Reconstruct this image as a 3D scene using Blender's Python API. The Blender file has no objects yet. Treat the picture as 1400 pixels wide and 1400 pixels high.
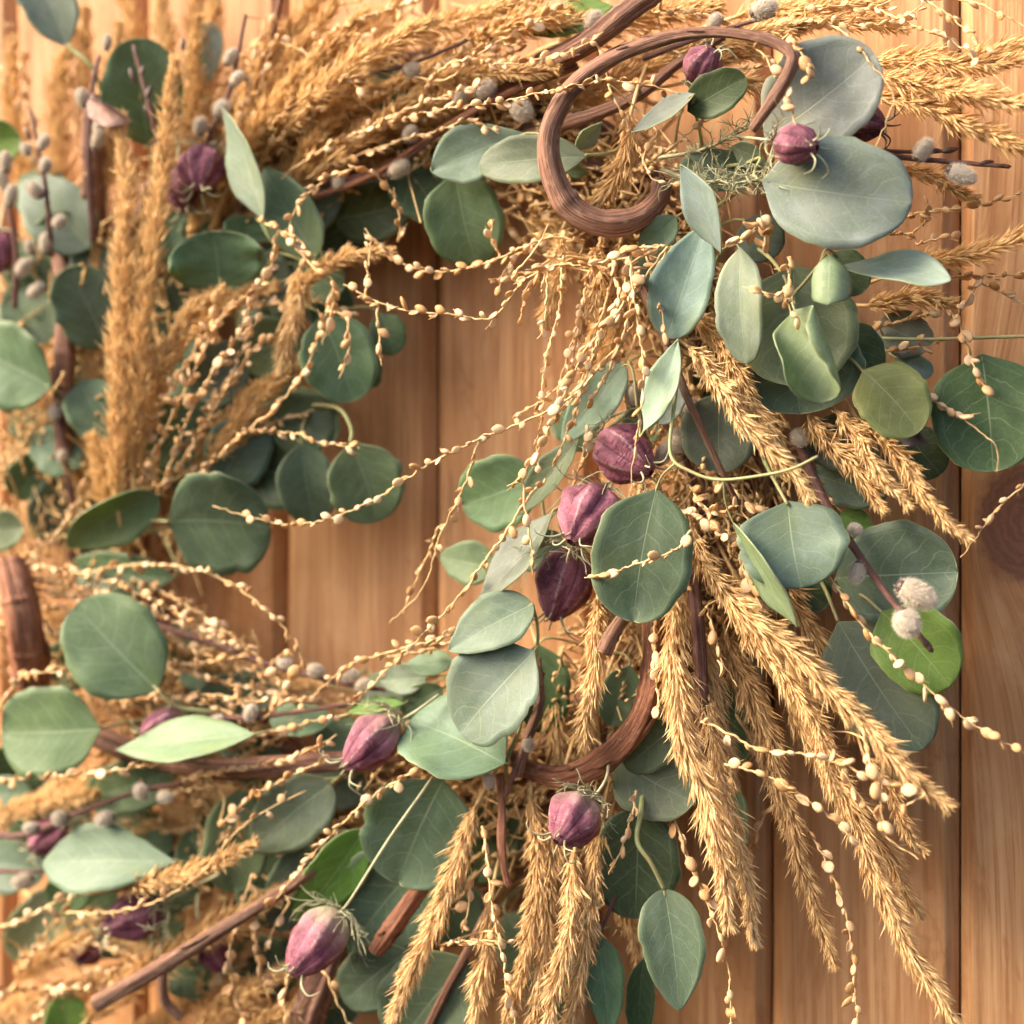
import bpy, math, random
import numpy as np
from mathutils import Vector, Matrix

# ------------------------------------------------------------------ camera, sky, sun, exposure
sc = bpy.context.scene
COL = sc.collection
YAW = math.radians(22.0)      # the camera stands to the right of the door and looks a little to the left
DIST, LENS, HMID = 1.00, 62.0, 0.07
CD = np.array([-math.sin(YAW), math.cos(YAW), 0.0])
CR = np.array([math.cos(YAW), math.sin(YAW), 0.0])
CU = np.array([0.0, 0.0, 1.0])
CAM = np.array([0.0, -HMID, 0.0]) - DIST * CD
cam_d = bpy.data.cameras.new("camera")
cam = bpy.data.objects.new("camera", cam_d)
COL.objects.link(cam)
cam.location = CAM
cam.rotation_euler = (math.radians(90), 0, YAW)
cam_d.lens = LENS
cam_d.sensor_width = 36
cam_d.clip_start, cam_d.clip_end = 0.02, 60
cam_d.dof.use_dof = True
cam_d.dof.focus_distance = 0.925
cam_d.dof.aperture_fstop = 3.3
cam_d.dof.aperture_blades = 0
sc.camera = cam

SUN_DIR = Vector((-0.68, -0.44, 0.60)).normalized()    # towards the sun: upper left, in front of the door
world = bpy.data.worlds.new("World")
sc.world = world
world.use_nodes = True
wn = world.node_tree.nodes
sky = wn.new("ShaderNodeTexSky")
sky.sky_type = 'NISHITA'
sky.sun_disc = False
sky.sun_elevation = math.asin(SUN_DIR.z)
sky.sun_rotation = math.atan2(SUN_DIR.x, SUN_DIR.y)
sky.air_density, sky.dust_density, sky.ozone_density = 1.0, 5.0, 0.3
world.node_tree.links.new(sky.outputs[0], wn["Background"].inputs[0])
wn["Background"].inputs[1].default_value = 0.15
sun_d = bpy.data.lights.new("sun", 'SUN')
sun_d.energy = 2.7
sun_d.angle = math.radians(30)
sun_d.color = (1.0, 0.88, 0.70)
sun = bpy.data.objects.new("sun", sun_d)
COL.objects.link(sun)
sun.rotation_euler = (-SUN_DIR).to_track_quat('-Z', 'Y').to_euler()
sun.location = (-2, -2, 2)
sc.view_settings.view_transform = 'Standard'
sc.view_settings.look = 'None'
sc.view_settings.gamma = 1
sc.view_settings.exposure = 1.44
sc.view_settings.use_curve_mapping = False
sc.cycles.use_denoising = True
sc.cycles.use_adaptive_sampling = True
sc.cycles.adaptive_threshold = 0.025
sc.cycles.max_bounces = 4
sc.cycles.diffuse_bounces = 3
sc.cycles.glossy_bounces = 2
sc.cycles.transmission_bounces = 3
sc.cycles.caustics_reflective = False
sc.cycles.caustics_refractive = False

# ------------------------------------------------------------------ placing: a spot of the photograph at a height above the door -> metres
FPX = 1400 * LENS / 36
def P(x, y, h):
    d = CD + CR * ((x - 700) / FPX) + CU * ((700 - y) / FPX)
    t = (-h - CAM[1]) / d[1]
    return CAM + d * t
def mpp(x, y, h):                      # metres per photograph pixel there
    return float(np.dot(P(x, y, h) - CAM, CD)) / FPX
RNG = np.random.default_rng(7)
random.seed(7)

# ------------------------------------------------------------------ mesh helpers
def unit(v):
    v = np.asarray(v, float)
    n = np.linalg.norm(v, axis=-1, keepdims=True)
    return v / np.maximum(n, 1e-9)

class Geo:
    """collects vertices and faces (triangles and quads) of one mesh"""
    def __init__(s):
        s.v, s.t, s.q, s.n, s.tint, s.uvt, s.uv = [], [], [], 0, [], [], []
    def add(s, V, T=None, Q=None, tint=None, uv=None):
        V = np.asarray(V, float)
        if T is not None and len(T): s.t.append(np.asarray(T, int) + s.n)
        if Q is not None and len(Q): s.q.append(np.asarray(Q, int) + s.n)
        s.v.append(V)
        s.tint.append(np.zeros((len(V), 2)) if tint is None else np.asarray(tint, float))
        s.uv.append(np.zeros((len(V), 2)) if uv is None else np.asarray(uv, float))
        s.n += len(V)
    def mesh(s, name, mats, base=(0, 0, 0), smooth=True, tint=False, uv=False):
        V = np.concatenate(s.v) - np.asarray(base)
        T = np.concatenate(s.t) if s.t else np.zeros((0, 3), int)
        Q = np.concatenate(s.q) if s.q else np.zeros((0, 4), int)
        me = bpy.data.meshes.new(name)
        me.vertices.add(len(V))
        me.vertices.foreach_set("co", V.ravel())
        nl = len(T) * 3 + len(Q) * 4
        me.loops.add(nl)
        lv = np.concatenate([T.ravel(), Q.ravel()])
        me.loops.foreach_set("vertex_index", lv)
        me.polygons.add(len(T) + len(Q))
        st = np.concatenate([np.arange(len(T)) * 3, len(T) * 3 + np.arange(len(Q)) * 4])
        me.polygons.foreach_set("loop_start", st)
        me.polygons.foreach_set("use_smooth", np.full(len(st), smooth))
        me.update(calc_edges=True)
        if tint:
            a = me.attributes.new("tint", 'FLOAT_COLOR', 'POINT')
            tt = np.concatenate(s.tint)
            c = np.ones((len(V), 4)); c[:, :2] = tt
            a.data.foreach_set("color", c.ravel())
        if uv:
            u = me.uv_layers.new(name="UVMap")
            uu = np.concatenate(s.uv)[lv]
            u.data.foreach_set("uv", uu.ravel())
        for m in (mats if isinstance(mats, (list, tuple)) else [mats]):
            me.materials.append(m)
        return me

def smooth_path(pts, n):
    """Catmull-Rom through the points, n samples at even arc length"""
    p = np.asarray(pts, float)
    if len(p) == 2:
        return p[0] + (p[1] - p[0]) * np.linspace(0, 1, n)[:, None]
    q = np.vstack([2 * p[0] - p[1], p, 2 * p[-1] - p[-2]])
    out = []
    for i in range(1, len(q) - 2):
        t = np.linspace(0, 1, 14, endpoint=False)[:, None]
        a, b, c, d = q[i - 1], q[i], q[i + 1], q[i + 2]
        out.append(0.5 * (2 * b + (c - a) * t + (2 * a - 5 * b + 4 * c - d) * t ** 2 + (3 * b - a - 3 * c + d) * t ** 3))
    out = np.vstack(out + [p[-1:]])
    L = np.concatenate([[0], np.cumsum(np.linalg.norm(np.diff(out, axis=0), axis=1))])
    u = np.linspace(0, L[-1], n)
    return np.stack([np.interp(u, L, out[:, k]) for k in range(3)], 1)

def frames(p):
    T = unit(np.gradient(p, axis=0))
    N = np.zeros_like(T)
    ref = np.array([0.13, -0.9, 0.3])
    n = ref - T[0] * np.dot(ref, T[0])
    N[0] = unit(n)
    for i in range(1, len(p)):
        n = N[i - 1] - T[i] * np.dot(N[i - 1], T[i])
        N[i] = unit(n)
    return T, N, np.cross(T, N)

def plen(p):
    return float(np.linalg.norm(np.diff(p, axis=0), axis=1).sum())

def tube(g, p, r, sides=6, cap=True, ridge=None, tint=None):
    """tube along p with radii r; ridge(u_around, s_along) scales the radius"""
    n = len(p)
    r = np.broadcast_to(np.asarray(r, float), (n,))
    T, N, B = frames(p)
    a = np.linspace(0, 2 * math.pi, sides, endpoint=False)
    S = np.concatenate([[0], np.cumsum(np.linalg.norm(np.diff(p, axis=0), axis=1))])
    R = r[:, None] * np.ones((1, sides))
    if ridge is not None:
        R = R * ridge(a[None, :] * np.ones((n, 1)), S[:, None] * np.ones((1, sides)))
    V = p[:, None, :] + R[..., None] * (np.cos(a)[None, :, None] * N[:, None, :] + np.sin(a)[None, :, None] * B[:, None, :])
    uv = np.stack([np.broadcast_to(a / (2 * math.pi), (n, sides)), np.broadcast_to(S[:, None], (n, sides))], -1).reshape(-1, 2)
    V = V.reshape(-1, 3)
    i = np.arange(n - 1)[:, None] * sides
    j = np.arange(sides)[None, :]
    k = (j + 1) % sides
    Q = np.stack([i + j, i + k, i + sides + k, i + sides + j], -1).reshape(-1, 4)
    Tr = []
    if cap:
        m = len(V)
        V = np.vstack([V, p[0], p[-1]])
        uv = np.vstack([uv, [0, 0], [0, S[-1]]])
        jj = np.arange(sides); kk = (jj + 1) % sides
        Tr = np.vstack([np.stack([kk, jj, np.full(sides, m)], 1),
                        np.stack([(n - 1) * sides + jj, (n - 1) * sides + kk, np.full(sides, m + 1)], 1)])
    tt = None if tint is None else np.tile(tint, (len(V), 1))
    g.add(V, Tr, Q, tint=tt, uv=uv)

def rot_to(T, N):
    """matrix whose X axis is T and whose Z axis is close to N"""
    T = unit(T); N = unit(N - T * np.dot(N, T)); B = np.cross(N, T)
    return np.stack([T, B, N], 1)

# ------------------------------------------------------------------ scene-tree helpers
def thing(name, label, cat, base, group=None):
    o = bpy.data.objects.new(name, None)
    o.empty_display_size = 0.01
    COL.objects.link(o)
    o.location = base
    o["label"] = label
    o["category"] = cat
    if group: o["group"] = group
    return o
def part(name, mesh, parent, M=None, color=None):
    o = bpy.data.objects.new(name, mesh)
    COL.objects.link(o)
    o.parent = parent
    if M is not None: o.matrix_basis = M
    if color is not None: o.color = (*color, 1)
    return o

# ------------------------------------------------------------------ materials
def new_mat(name):
    m = bpy.data.materials.new(name)
    m.use_nodes = True
    nt = m.node_tree
    nt.nodes.remove(nt.nodes["Principled BSDF"])
    return m, nt, nt.nodes["Material Output"]
class NT:
    def __init__(s, nt): s.nt = nt
    def n(s, t, **k):
        x = s.nt.nodes.new(t)
        for a, b in k.items(): setattr(x, a, b)
        return x
    def set(s, sock, v):
        if isinstance(v, bpy.types.NodeSocket): s.nt.links.new(v, sock)
        elif v is not None: sock.default_value = v
    def math(s, op, a, b=None, c=None, clamp=False):
        x = s.n("ShaderNodeMath", operation=op, use_clamp=clamp)
        s.set(x.inputs[0], a); s.set(x.inputs[1], b); s.set(x.inputs[2], c)
        return x.outputs[0]
    def mix(s, f, a, b, blend='MIX'):
        x = s.n("ShaderNodeMix", data_type='RGBA', blend_type=blend)
        s.set(x.inputs[0], f)
        s.set(x.inputs[6], a if isinstance(a, bpy.types.NodeSocket) else (*a, 1))
        s.set(x.inputs[7], b if isinstance(b, bpy.types.NodeSocket) else (*b, 1))
        return x.outputs[2]
    def step(s, v, a, b, lo=0.0, hi=1.0):
        x = s.n("ShaderNodeMapRange", interpolation_type='SMOOTHSTEP')
        s.set(x.inputs[0], v); s.set(x.inputs[1], a); s.set(x.inputs[2], b); s.set(x.inputs[3], lo); s.set(x.inputs[4], hi)
        return x.outputs[0]
    def noise(s, vec, scale, detail=3, rough=0.5, dist=0.0, dims='3D'):
        x = s.n("ShaderNodeTexNoise", noise_dimensions=dims)
        s.set(x.inputs["Vector"], vec)
        x.inputs["Scale"].default_value = scale
        x.inputs["Detail"].default_value = detail
        x.inputs["Roughness"].default_value = rough
        x.inputs["Distortion"].default_value = dist
        return x.outputs[0]
    def vmul(s, v, k):
        x = s.n("ShaderNodeVectorMath", operation='MULTIPLY')
        s.set(x.inputs[0], v); x.inputs[1].default_value = k
        return x.outputs[0]
    def vadd(s, v, k):
        x = s.n("ShaderNodeVectorMath", operation='ADD')
        s.set(x.inputs[0], v); s.set(x.inputs[1], k)
        return x.outputs[0]
    def bump(s, h, strength, dist=0.001):
        x = s.n("ShaderNodeBump")
        x.inputs["Strength"].default_value = strength
        x.inputs["Distance"].default_value = dist
        s.set(x.inputs["Height"], h)
        return x.outputs[0]
    def bsdf(s, col, rough=0.5, spec=0.3, normal=None, sheen=0.0):
        x = s.n("ShaderNodeBsdfPrincipled")
        s.set(x.inputs["Base Color"], col if isinstance(col, bpy.types.NodeSocket) else (*col, 1))
        s.set(x.inputs["Roughness"], rough)
        x.inputs["Specular IOR Level"].default_value = spec
        if sheen: x.inputs["Sheen Weight"].default_value = sheen
        if normal is not None: s.set(x.inputs["Normal"], normal)
        return x.outputs[0]
    def trans(s, shader, col, f):
        t = s.n("ShaderNodeBsdfTranslucent")
        s.set(t.inputs[0], col if isinstance(col, bpy.types.NodeSocket) else (*col, 1))
        m = s.n("ShaderNodeMixShader")
        s.set(m.inputs[0], f)
        s.nt.links.new(shader, m.inputs[1]); s.nt.links.new(t.outputs[0], m.inputs[2])
        return m.outputs[0]
    def out(s, o, sh): s.nt.links.new(sh, o.inputs[0])

def leaf_material():
    m, nt, o = new_mat("eucalyptus_leaf"); k = NT(nt)
    info = k.n("ShaderNodeObjectInfo")
    uv = k.n("ShaderNodeUVMap").outputs[0]
    sep = k.n("ShaderNodeSeparateXYZ"); k.set(sep.inputs[0], uv)
    u, v = sep.outputs[0], sep.outputs[1]
    t = k.math('MULTIPLY', k.math('ABSOLUTE', k.math('SUBTRACT', u, 0.5)), 2.0)
    off = k.n("ShaderNodeCombineXYZ"); k.set(off.inputs[0], k.math('MULTIPLY', info.outputs["Random"], 37.0)); k.set(off.inputs[1], k.math('MULTIPLY', info.outputs["Random"], 91.0))
    uvo = k.vadd(uv, off.outputs[0])
    n1 = k.noise(uvo, 3.0, 4, 0.6)
    n2 = k.noise(uvo, 46.0, 3, 0.6)
    wob = k.math('MULTIPLY', k.math('SUBTRACT', k.noise(uvo, 5.0, 2), 0.5), 0.14)
    rib = k.step(k.math('ADD', t, k.math('MULTIPLY', v, 0.012)), 0.006, 0.030, 1.0, 0.0)
    side = k.math('SUBTRACT', k.math('ADD', v, wob), k.math('MULTIPLY', k.math('POWER', t, 1.25), 0.34))
    fr = k.math('PINGPONG', k.math('MULTIPLY', side, 5.6), 0.5)
    lat = k.step(fr, 0.0, 0.055, 1.0, 0.0)
    lat = k.math('MULTIPLY', lat, k.step(t, 0.86, 0.72, 0.0, 1.0))
    marg = k.step(k.math('ABSOLUTE', k.math('SUBTRACT', k.math('ADD', t, wob), 0.80)), 0.0, 0.022, 0.7, 0.0)
    vor = k.n("ShaderNodeTexVoronoi", feature='DISTANCE_TO_EDGE'); k.set(vor.inputs["Vector"], uvo); vor.inputs["Scale"].default_value = 15
    net = k.step(vor.outputs[0], 0.0, 0.05, 0.35, 0.0)
    vein = k.math('MAXIMUM', k.math('MULTIPLY', k.math('MAXIMUM', k.math('MAXIMUM', lat, marg), net), 0.40), k.math('MULTIPLY', rib, 0.85))
    base = info.outputs["Color"]
    dark = k.mix(1.0, base, (0.72, 0.80, 0.66), 'MULTIPLY')
    c = k.mix(k.step(n1, 0.32, 0.72), dark, base)
    warm = k.mix(1.0, base, (1.12, 1.04, 0.66), 'MULTIPLY')
    c = k.mix(k.math('MULTIPLY', k.step(k.noise(uvo, 1.7, 3, 0.6), 0.45, 0.72), k.step(v, 0.75, 0.05, 0.25, 0.8)), c, warm)
    wax = k.mix(1.0, base, (1.32, 1.26, 1.42), 'MULTIPLY')
    c = k.mix(k.step(k.noise(uvo, 4.5, 5, 0.7, 0.6), 0.50, 0.72, 0.0, 0.6), c, wax)
    bloom = k.mix(1.0, base, (1.25, 1.18, 1.28), 'MULTIPLY')
    c = k.mix(k.step(n2, 0.45, 0.75, 0.0, 0.55), c, bloom)
    vc = k.mix(0.45, base, (0.50, 0.56, 0.36))
    c = k.mix(vein, c, vc)
    spots = k.step(k.noise(uvo, 21.0, 2, 0.4), 0.74, 0.80, 0.0, 0.35)
    c = k.mix(spots, c, (0.16, 0.13, 0.06))
    edge = k.step(t, 0.955, 1.0, 0.0, 0.4)
    c = k.mix(edge, c, (0.34, 0.34, 0.17))
    nrm = k.bump(k.math('ADD', k.math('MULTIPLY', vein, -0.6), k.math('MULTIPLY', n2, 0.35)), 0.35, 0.0007)
    sh = k.bsdf(c, 0.52, 0.32, nrm)
    tc = k.mix(1.0, c, (1.25, 1.65, 0.55), 'MULTIPLY')
    k.out(o, k.trans(sh, tc, 0.25))
    return m
def plain(name, col, rough=0.6, spec=0.25, var=0.25, scale=120, trans=0.0, bump=0.0, rnd=0.0, col2=None):
    m, nt, o = new_mat(name); k = NT(nt)
    geo = k.n("ShaderNodeNewGeometry").outputs["Position"]
    n = k.noise(geo, scale, 3, 0.6)
    c2 = col2 or tuple(x * (1 - var) for x in col)
    c = k.mix(k.step(n, 0.3, 0.7), c2, col)
    if rnd:
        r = k.n("ShaderNodeObjectInfo").outputs["Random"]
        c = k.mix(r, k.mix(1.0, c, (1 - rnd, 1 - rnd * 1.15, 1 - rnd * 1.4), 'MULTIPLY'), c)
    nrm = k.bump(n, bump, 0.001) if bump else None
    sh = k.bsdf(c, rough, spec, nrm)
    if trans: sh = k.trans(sh, c, trans)
    k.out(o, sh)
    return m
def plume_material():
    m, nt, o = new_mat("dry_grass"); k = NT(nt)
    a = k.n("ShaderNodeAttribute", attribute_name="tint")
    sep = k.n("ShaderNodeSeparateColor"); k.set(sep.inputs[0], a.outputs["Color"])
    obj = k.n("ShaderNodeObjectInfo").outputs["Random"]
    c = k.mix(sep.outputs[1], (0.61, 0.350, 0.135), (0.89, 0.645, 0.315))
    c = k.mix(k.math('MULTIPLY', sep.outputs[0], 0.6), c, (0.88, 0.68, 0.38))
    c = k.mix(k.math('MULTIPLY', k.step(sep.outputs[0], 0.22, 0.0), 0.6), c, (0.36, 0.17, 0.07))
    c = k.mix(k.math('MULTIPLY', obj, 0.6), c, k.mix(1.0, c, (0.90, 0.80, 0.66), 'MULTIPLY'))
    sh = k.bsdf(c, 0.55, 0.25)
    k.out(o, k.trans(sh, c, 0.34))
    return m
def seed_material():
    m, nt, o = new_mat("papery_seed"); k = NT(nt)
    r = k.n("ShaderNodeObjectInfo").outputs["Random"]
    uv = k.n("ShaderNodeUVMap").outputs[0]
    sep = k.n("ShaderNodeSeparateXYZ"); k.set(sep.inputs[0], uv)
    off = k.n("ShaderNodeCombineXYZ"); k.set(off.inputs[0], k.math('MULTIPLY', r, 50.0))
    n = k.noise(k.vadd(uv, off.outputs[0]), 6.0, 3, 0.6)
    c = k.mix(k.step(r, 0.0, 1.0), (0.64, 0.36, 0.145), (0.86, 0.63, 0.38))
    rim = k.step(k.math('ABSOLUTE', k.math('SUBTRACT', sep.outputs[1], 0.5)), 0.0, 0.16, 0.55, 0.0)
    c = k.mix(rim, c, (0.62, 0.36, 0.15))
    c = k.mix(k.step(n, 0.55, 0.75, 0.0, 0.4), c, (0.62, 0.37, 0.18))
    sh = k.bsdf(c, 0.42, 0.35, k.bump(n, 0.4, 0.0006))
    k.out(o, k.trans(sh, c, 0.25))
    return m
def bark_material(name, c1, c2, c3, su=26.0, sv=55.0, strength=0.9):
    m, nt, o = new_mat(name); k = NT(nt)
    uv = k.n("ShaderNodeUVMap").outputs[0]
    r = k.n("ShaderNodeObjectInfo").outputs["Random"]
    off = k.n("ShaderNodeCombineXYZ"); k.set(off.inputs[2], k.math('MULTIPLY', r, 40.0))
    # wrap round the stem without a seam: cos, sin of the angle
    sep = k.n("ShaderNodeSeparateXYZ"); k.set(sep.inputs[0], uv)
    ang = k.math('MULTIPLY', sep.outputs[0], 2 * math.pi)
    cb = k.n("ShaderNodeCombineXYZ")
    k.set(cb.inputs[0], k.math('COSINE', ang)); k.set(cb.inputs[1], k.math('SINE', ang)); k.set(cb.inputs[2], k.math('MULTIPLY', sep.outputs[1], sv))
    vec = k.vadd(cb.outputs[0], off.outputs[0])
    f = k.noise(k.vmul(vec, (1, 1, 0.07)), su / 4, 5, 0.65)
    f2 = k.noise(vec, 3.0, 4, 0.6)
    c = k.mix(k.step(f, 0.38, 0.62), c1, c2)
    c = k.mix(k.step(f2, 0.52, 0.78, 0, 0.8), c, c3)
    nrm = k.bump(k.math('ADD', f, k.math('MULTIPLY', f2, 0.4)), strength, 0.0022)
    k.out(o, k.bsdf(c, 0.62, 0.3, nrm))
    return m
def pod_material():
    m, nt, o = new_mat("nigella_pod"); k = NT(nt)
    uv = k.n("ShaderNodeUVMap").outputs[0]
    sep = k.n("ShaderNodeSeparateXYZ"); k.set(sep.inputs[0], uv)
    u, v = sep.outputs[0], sep.outputs[1]
    info = k.n("ShaderNodeObjectInfo")
    pale = k.n("ShaderNodeSeparateColor"); k.set(pale.inputs[0], info.outputs["Color"])
    off = k.n("ShaderNodeCombineXYZ"); k.set(off.inputs[2], k.math('MULTIPLY', info.outputs["Random"], 30.0))
    vec = k.vadd(k.vmul(uv, (6, 1, 1)), off.outputs[0])
    n1 = k.noise(k.vmul(vec, (1.2, 2.0, 1)), 1.6, 4, 0.6)
    fe = k.noise(k.vmul(vec, (2.2, 30, 1)), 1.0, 3, 0.6)
    a = k.math('ABSOLUTE', k.math('SUBTRACT', k.math('FRACT', k.math('MULTIPLY', u, 6.0)), 0.5))   # 0 in the middle of a lobe, .5 at a seam
    mid = k.step(k.math('ADD', a, k.math('MULTIPLY', k.math('SUBTRACT', fe, 0.5), 0.22)), 0.01, 0.075, 1.0, 0.0)
    c = k.mix(k.step(n1, 0.35, 0.7), (0.18, 0.045, 0.075), (0.37, 0.135, 0.18))
    c = k.mix(k.step(fe, 0.55, 0.8, 0, 0.35), c, (0.50, 0.28, 0.30))
    blotch = k.noise(k.vmul(vec, (1.0, 2.6, 1)), 2.6, 5, 0.7, 0.8)
    c = k.mix(k.step(blotch, 0.52, 0.70, 0.0, 0.6), c, (0.46, 0.20, 0.25))
    c = k.mix(k.step(blotch, 0.40, 0.28, 0.0, 0.7), c, (0.11, 0.028, 0.045))
    c = k.mix(k.math('MULTIPLY', mid, k.step(blotch, 0.40, 0.60, 0.08, 0.6)), c, (0.60, 0.42, 0.38))
    c = k.mix(k.step(a, 0.44, 0.5, 0.0, 0.8), c, (0.10, 0.02, 0.04))
    g = k.math('MULTIPLY', k.step(k.math('ADD', v, k.math('MULTIPLY', n1, 0.5)), 0.15, 0.85, 1.0, 0.0), pale.outputs[0])
    c = k.mix(g, c, (0.52, 0.47, 0.30))
    c = k.mix(1.0, c, k.mix(pale.outputs[1], (0.34, 0.32, 0.34), (1, 1, 1)), 'MULTIPLY')
    sh = k.bsdf(c, 0.55, 0.3, k.bump(k.math('ADD', fe, k.math('MULTIPLY', blotch, 1.5)), 0.8, 0.0011))
    k.out(o, k.trans(sh, c, 0.10))
    return m
def catkin_material():
    m, nt, o = new_mat("catkin_fur"); k = NT(nt)
    a = k.n("ShaderNodeAttribute", attribute_name="tint")
    sep = k.n("ShaderNodeSeparateColor"); k.set(sep.inputs[0], a.outputs["Color"])
    r = k.n("ShaderNodeObjectInfo").outputs["Random"]
    c = k.mix(sep.outputs[1], (0.46, 0.37, 0.27), (0.92, 0.85, 0.74))
    c = k.mix(k.math('MULTIPLY', sep.outputs[0], 0.5), c, (0.90, 0.84, 0.75))
    c = k.mix(k.math('MULTIPLY', r, 0.5), c, k.mix(1.0, c, (0.66, 0.60, 0.52), 'MULTIPLY'))
    sh = k.bsdf(c, 0.7, 0.15)
    k.out(o, k.trans(sh, c, 0.2))
    return m
MAT_LEAF = leaf_material()
MAT_RIM = plain("leaf_edge", (0.36, 0.40, 0.22), 0.55, var=0.3)
MAT_STEM = plain("green_stem", (0.34, 0.38, 0.17), 0.5, 0.3, 0.35, 60, col2=(0.30, 0.24, 0.11))
MAT_GRASS = plume_material()
MAT_STRAW = plain("straw_stalk", (0.76, 0.50, 0.23), 0.5, 0.3, 0.3, 90)
MAT_SEED = seed_material()
MAT_POD = pod_material()
MAT_THREAD = plain("pale_thread", (0.52, 0.50, 0.31), 0.55, 0.2, 0.3, 150, trans=0.15)
MAT_DARKTHREAD = plain("dark_thread", (0.16, 0.12, 0.085), 0.6, 0.2, 0.3, 150)
MAT_VINE = bark_material("vine_bark", (0.14, 0.062, 0.038), (0.37, 0.185, 0.120), (0.52, 0.34, 0.24))
MAT_TWIG = bark_material("twig_bark", (0.15, 0.070, 0.042), (0.34, 0.18, 0.115), (0.46, 0.30, 0.21), 34, 90)
MAT_RED = bark_material("red_bark", (0.17, 0.058, 0.028), (0.38, 0.160, 0.085), (0.48, 0.27, 0.17), 30, 80)
MAT_WILLOW = bark_material("willow_bark", (0.085, 0.036, 0.030), (0.20, 0.095, 0.072), (0.33, 0.19, 0.15), 20, 60, 0.5)
MAT_FUR = catkin_material()
MAT_SCALE = plain("bud_scale", (0.085, 0.042, 0.030), 0.45, 0.5, 0.4, 200)
MAT_DRYLEAF = plain("dry_leaf", (0.36, 0.22, 0.18), 0.6, 0.2, 0.45, 160, bump=0.6)
MAT_CUT = plain("cut_wood", (0.50, 0.27, 0.14), 0.7, 0.2, 0.4, 300)

# ------------------------------------------------------------------ plank door
def wood_material():
    m, nt, o = new_mat("pine_boards"); k = NT(nt)
    pos = k.n("ShaderNodeNewGeometry").outputs["Position"]
    r = k.n("ShaderNodeObjectInfo").outputs["Random"]
    off = k.n("ShaderNodeCombineXYZ"); k.set(off.inputs[0], k.math('MULTIPLY', r, 13.0)); k.set(off.inputs[2], k.math('MULTIPLY', r, 47.0))
    sep = k.n("ShaderNodeSeparateXYZ"); k.set(sep.inputs[0], pos)
    kp = P(1400, 712, 0.0)
    dx = k.math('SUBTRACT', sep.outputs[0], float(kp[0])); dz = k.math('SUBTRACT', sep.outputs[2], float(kp[2]))
    kd = k.math('SQRT', k.math('ADD', k.math('MULTIPLY', dx, dx), k.math('MULTIPLY', k.math('MULTIPLY', dz, dz), 0.55)))
    # the grain bends round the knot
    bend = k.math('MULTIPLY', k.math('EXPONENT', k.math('MULTIPLY', kd, -22.0)), 0.06)
    cb = k.n("ShaderNodeCombineXYZ")
    k.set(cb.inputs[0], k.math('ADD', sep.outputs[0], bend)); k.set(cb.inputs[1], sep.outputs[1]); k.set(cb.inputs[2], sep.outputs[2])
    vec = k.vadd(cb.outputs[0], off.outputs[0])
    fine = k.noise(k.vmul(vec, (1, 1, 0.018)), 620, 3, 0.6)
    mid = k.noise(k.vmul(vec, (1, 1, 0.045)), 90, 4, 0.6, 0.4)
    big = k.noise(k.vmul(vec, (1, 1, 0.16)), 17, 3, 0.5, 0.8)
    wv = k.n("ShaderNodeTexWave", wave_type='BANDS', bands_direction='X', wave_profile='SAW')
    k.set(wv.inputs["Vector"], k.vmul(vec, (1, 0.3, 0.10)))
    wv.inputs["Scale"].default_value = 20; wv.inputs["Distortion"].default_value = 6.5
    wv.inputs["Detail"].default_value = 2.5; wv.inputs["Detail Scale"].default_value = 0.9
    c = k.mix(k.step(mid, 0.32, 0.68), (0.395, 0.190, 0.080), (0.585, 0.325, 0.155))
    c = k.mix(k.step(big, 0.45, 0.72, 0, 0.6), c, (0.420, 0.163, 0.045))
    c = k.mix(k.step(wv.outputs[1], 0.72, 1.0, 0.0, 0.38), c, (0.310, 0.114, 0.033))
    c = k.mix(k.step(fine, 0.48, 0.68, 0.0, 0.75), c, (0.340, 0.145, 0.053))
    blot = k.noise(k.vmul(vec, (1, 1, 0.5)), 26, 5, 0.65)
    c = k.mix(k.step(blot, 0.50, 0.74, 0.0, 0.6), c, (0.620, 0.361, 0.184))
    streak = k.noise(k.vmul(vec, (1, 1, 0.03)), 210, 4, 0.65, 0.2)
    c = k.mix(k.step(streak, 0.58, 0.68, 0.0, 0.45), c, (0.30, 0.120, 0.042))
    stain = k.noise(k.vmul(vec, (1, 1, 0.28)), 13, 4, 0.6, 1.2)
    c = k.mix(k.step(k.math('ABSOLUTE', k.math('SUBTRACT', stain, 0.56)), 0.0, 0.018, 0.5, 0.0), c, (0.36, 0.150, 0.055))
    c = k.mix(k.step(stain, 0.56, 0.60, 0.0, 0.35), c, (0.50, 0.235, 0.090))
    grey = k.noise(k.vmul(vec, (1, 1, 0.35)), 48, 4, 0.7)
    c = k.mix(k.step(grey, 0.68, 0.80, 0.0, 0.65), c, (0.15, 0.105, 0.085))
    kn = k.math('ADD', kd, k.math('MULTIPLY', k.math('SUBTRACT', k.noise(pos, 160, 3), 0.5), 0.010))
    ring = k.step(k.math('PINGPONG', kn, 0.0022), 0.0, 0.0022, 0.55, 1.0)
    kc = k.mix(ring, (0.10, 0.042, 0.026), (0.24, 0.095, 0.048))
    c = k.mix(k.step(kn, 0.020, 0.029, 1.0, 0.0), c, kc)
    hgt = k.math('ADD', k.math('MULTIPLY', fine, -0.7), k.math('ADD', mid, k.math('MULTIPLY', wv.outputs[1], -0.5)))
    k.out(o, k.bsdf(c, k.step(mid, 0.2, 0.8, 0.62, 0.46), 0.28, k.bump(hgt, 0.5, 0.0012)))
    return m
MAT_WOOD = wood_material()
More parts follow.
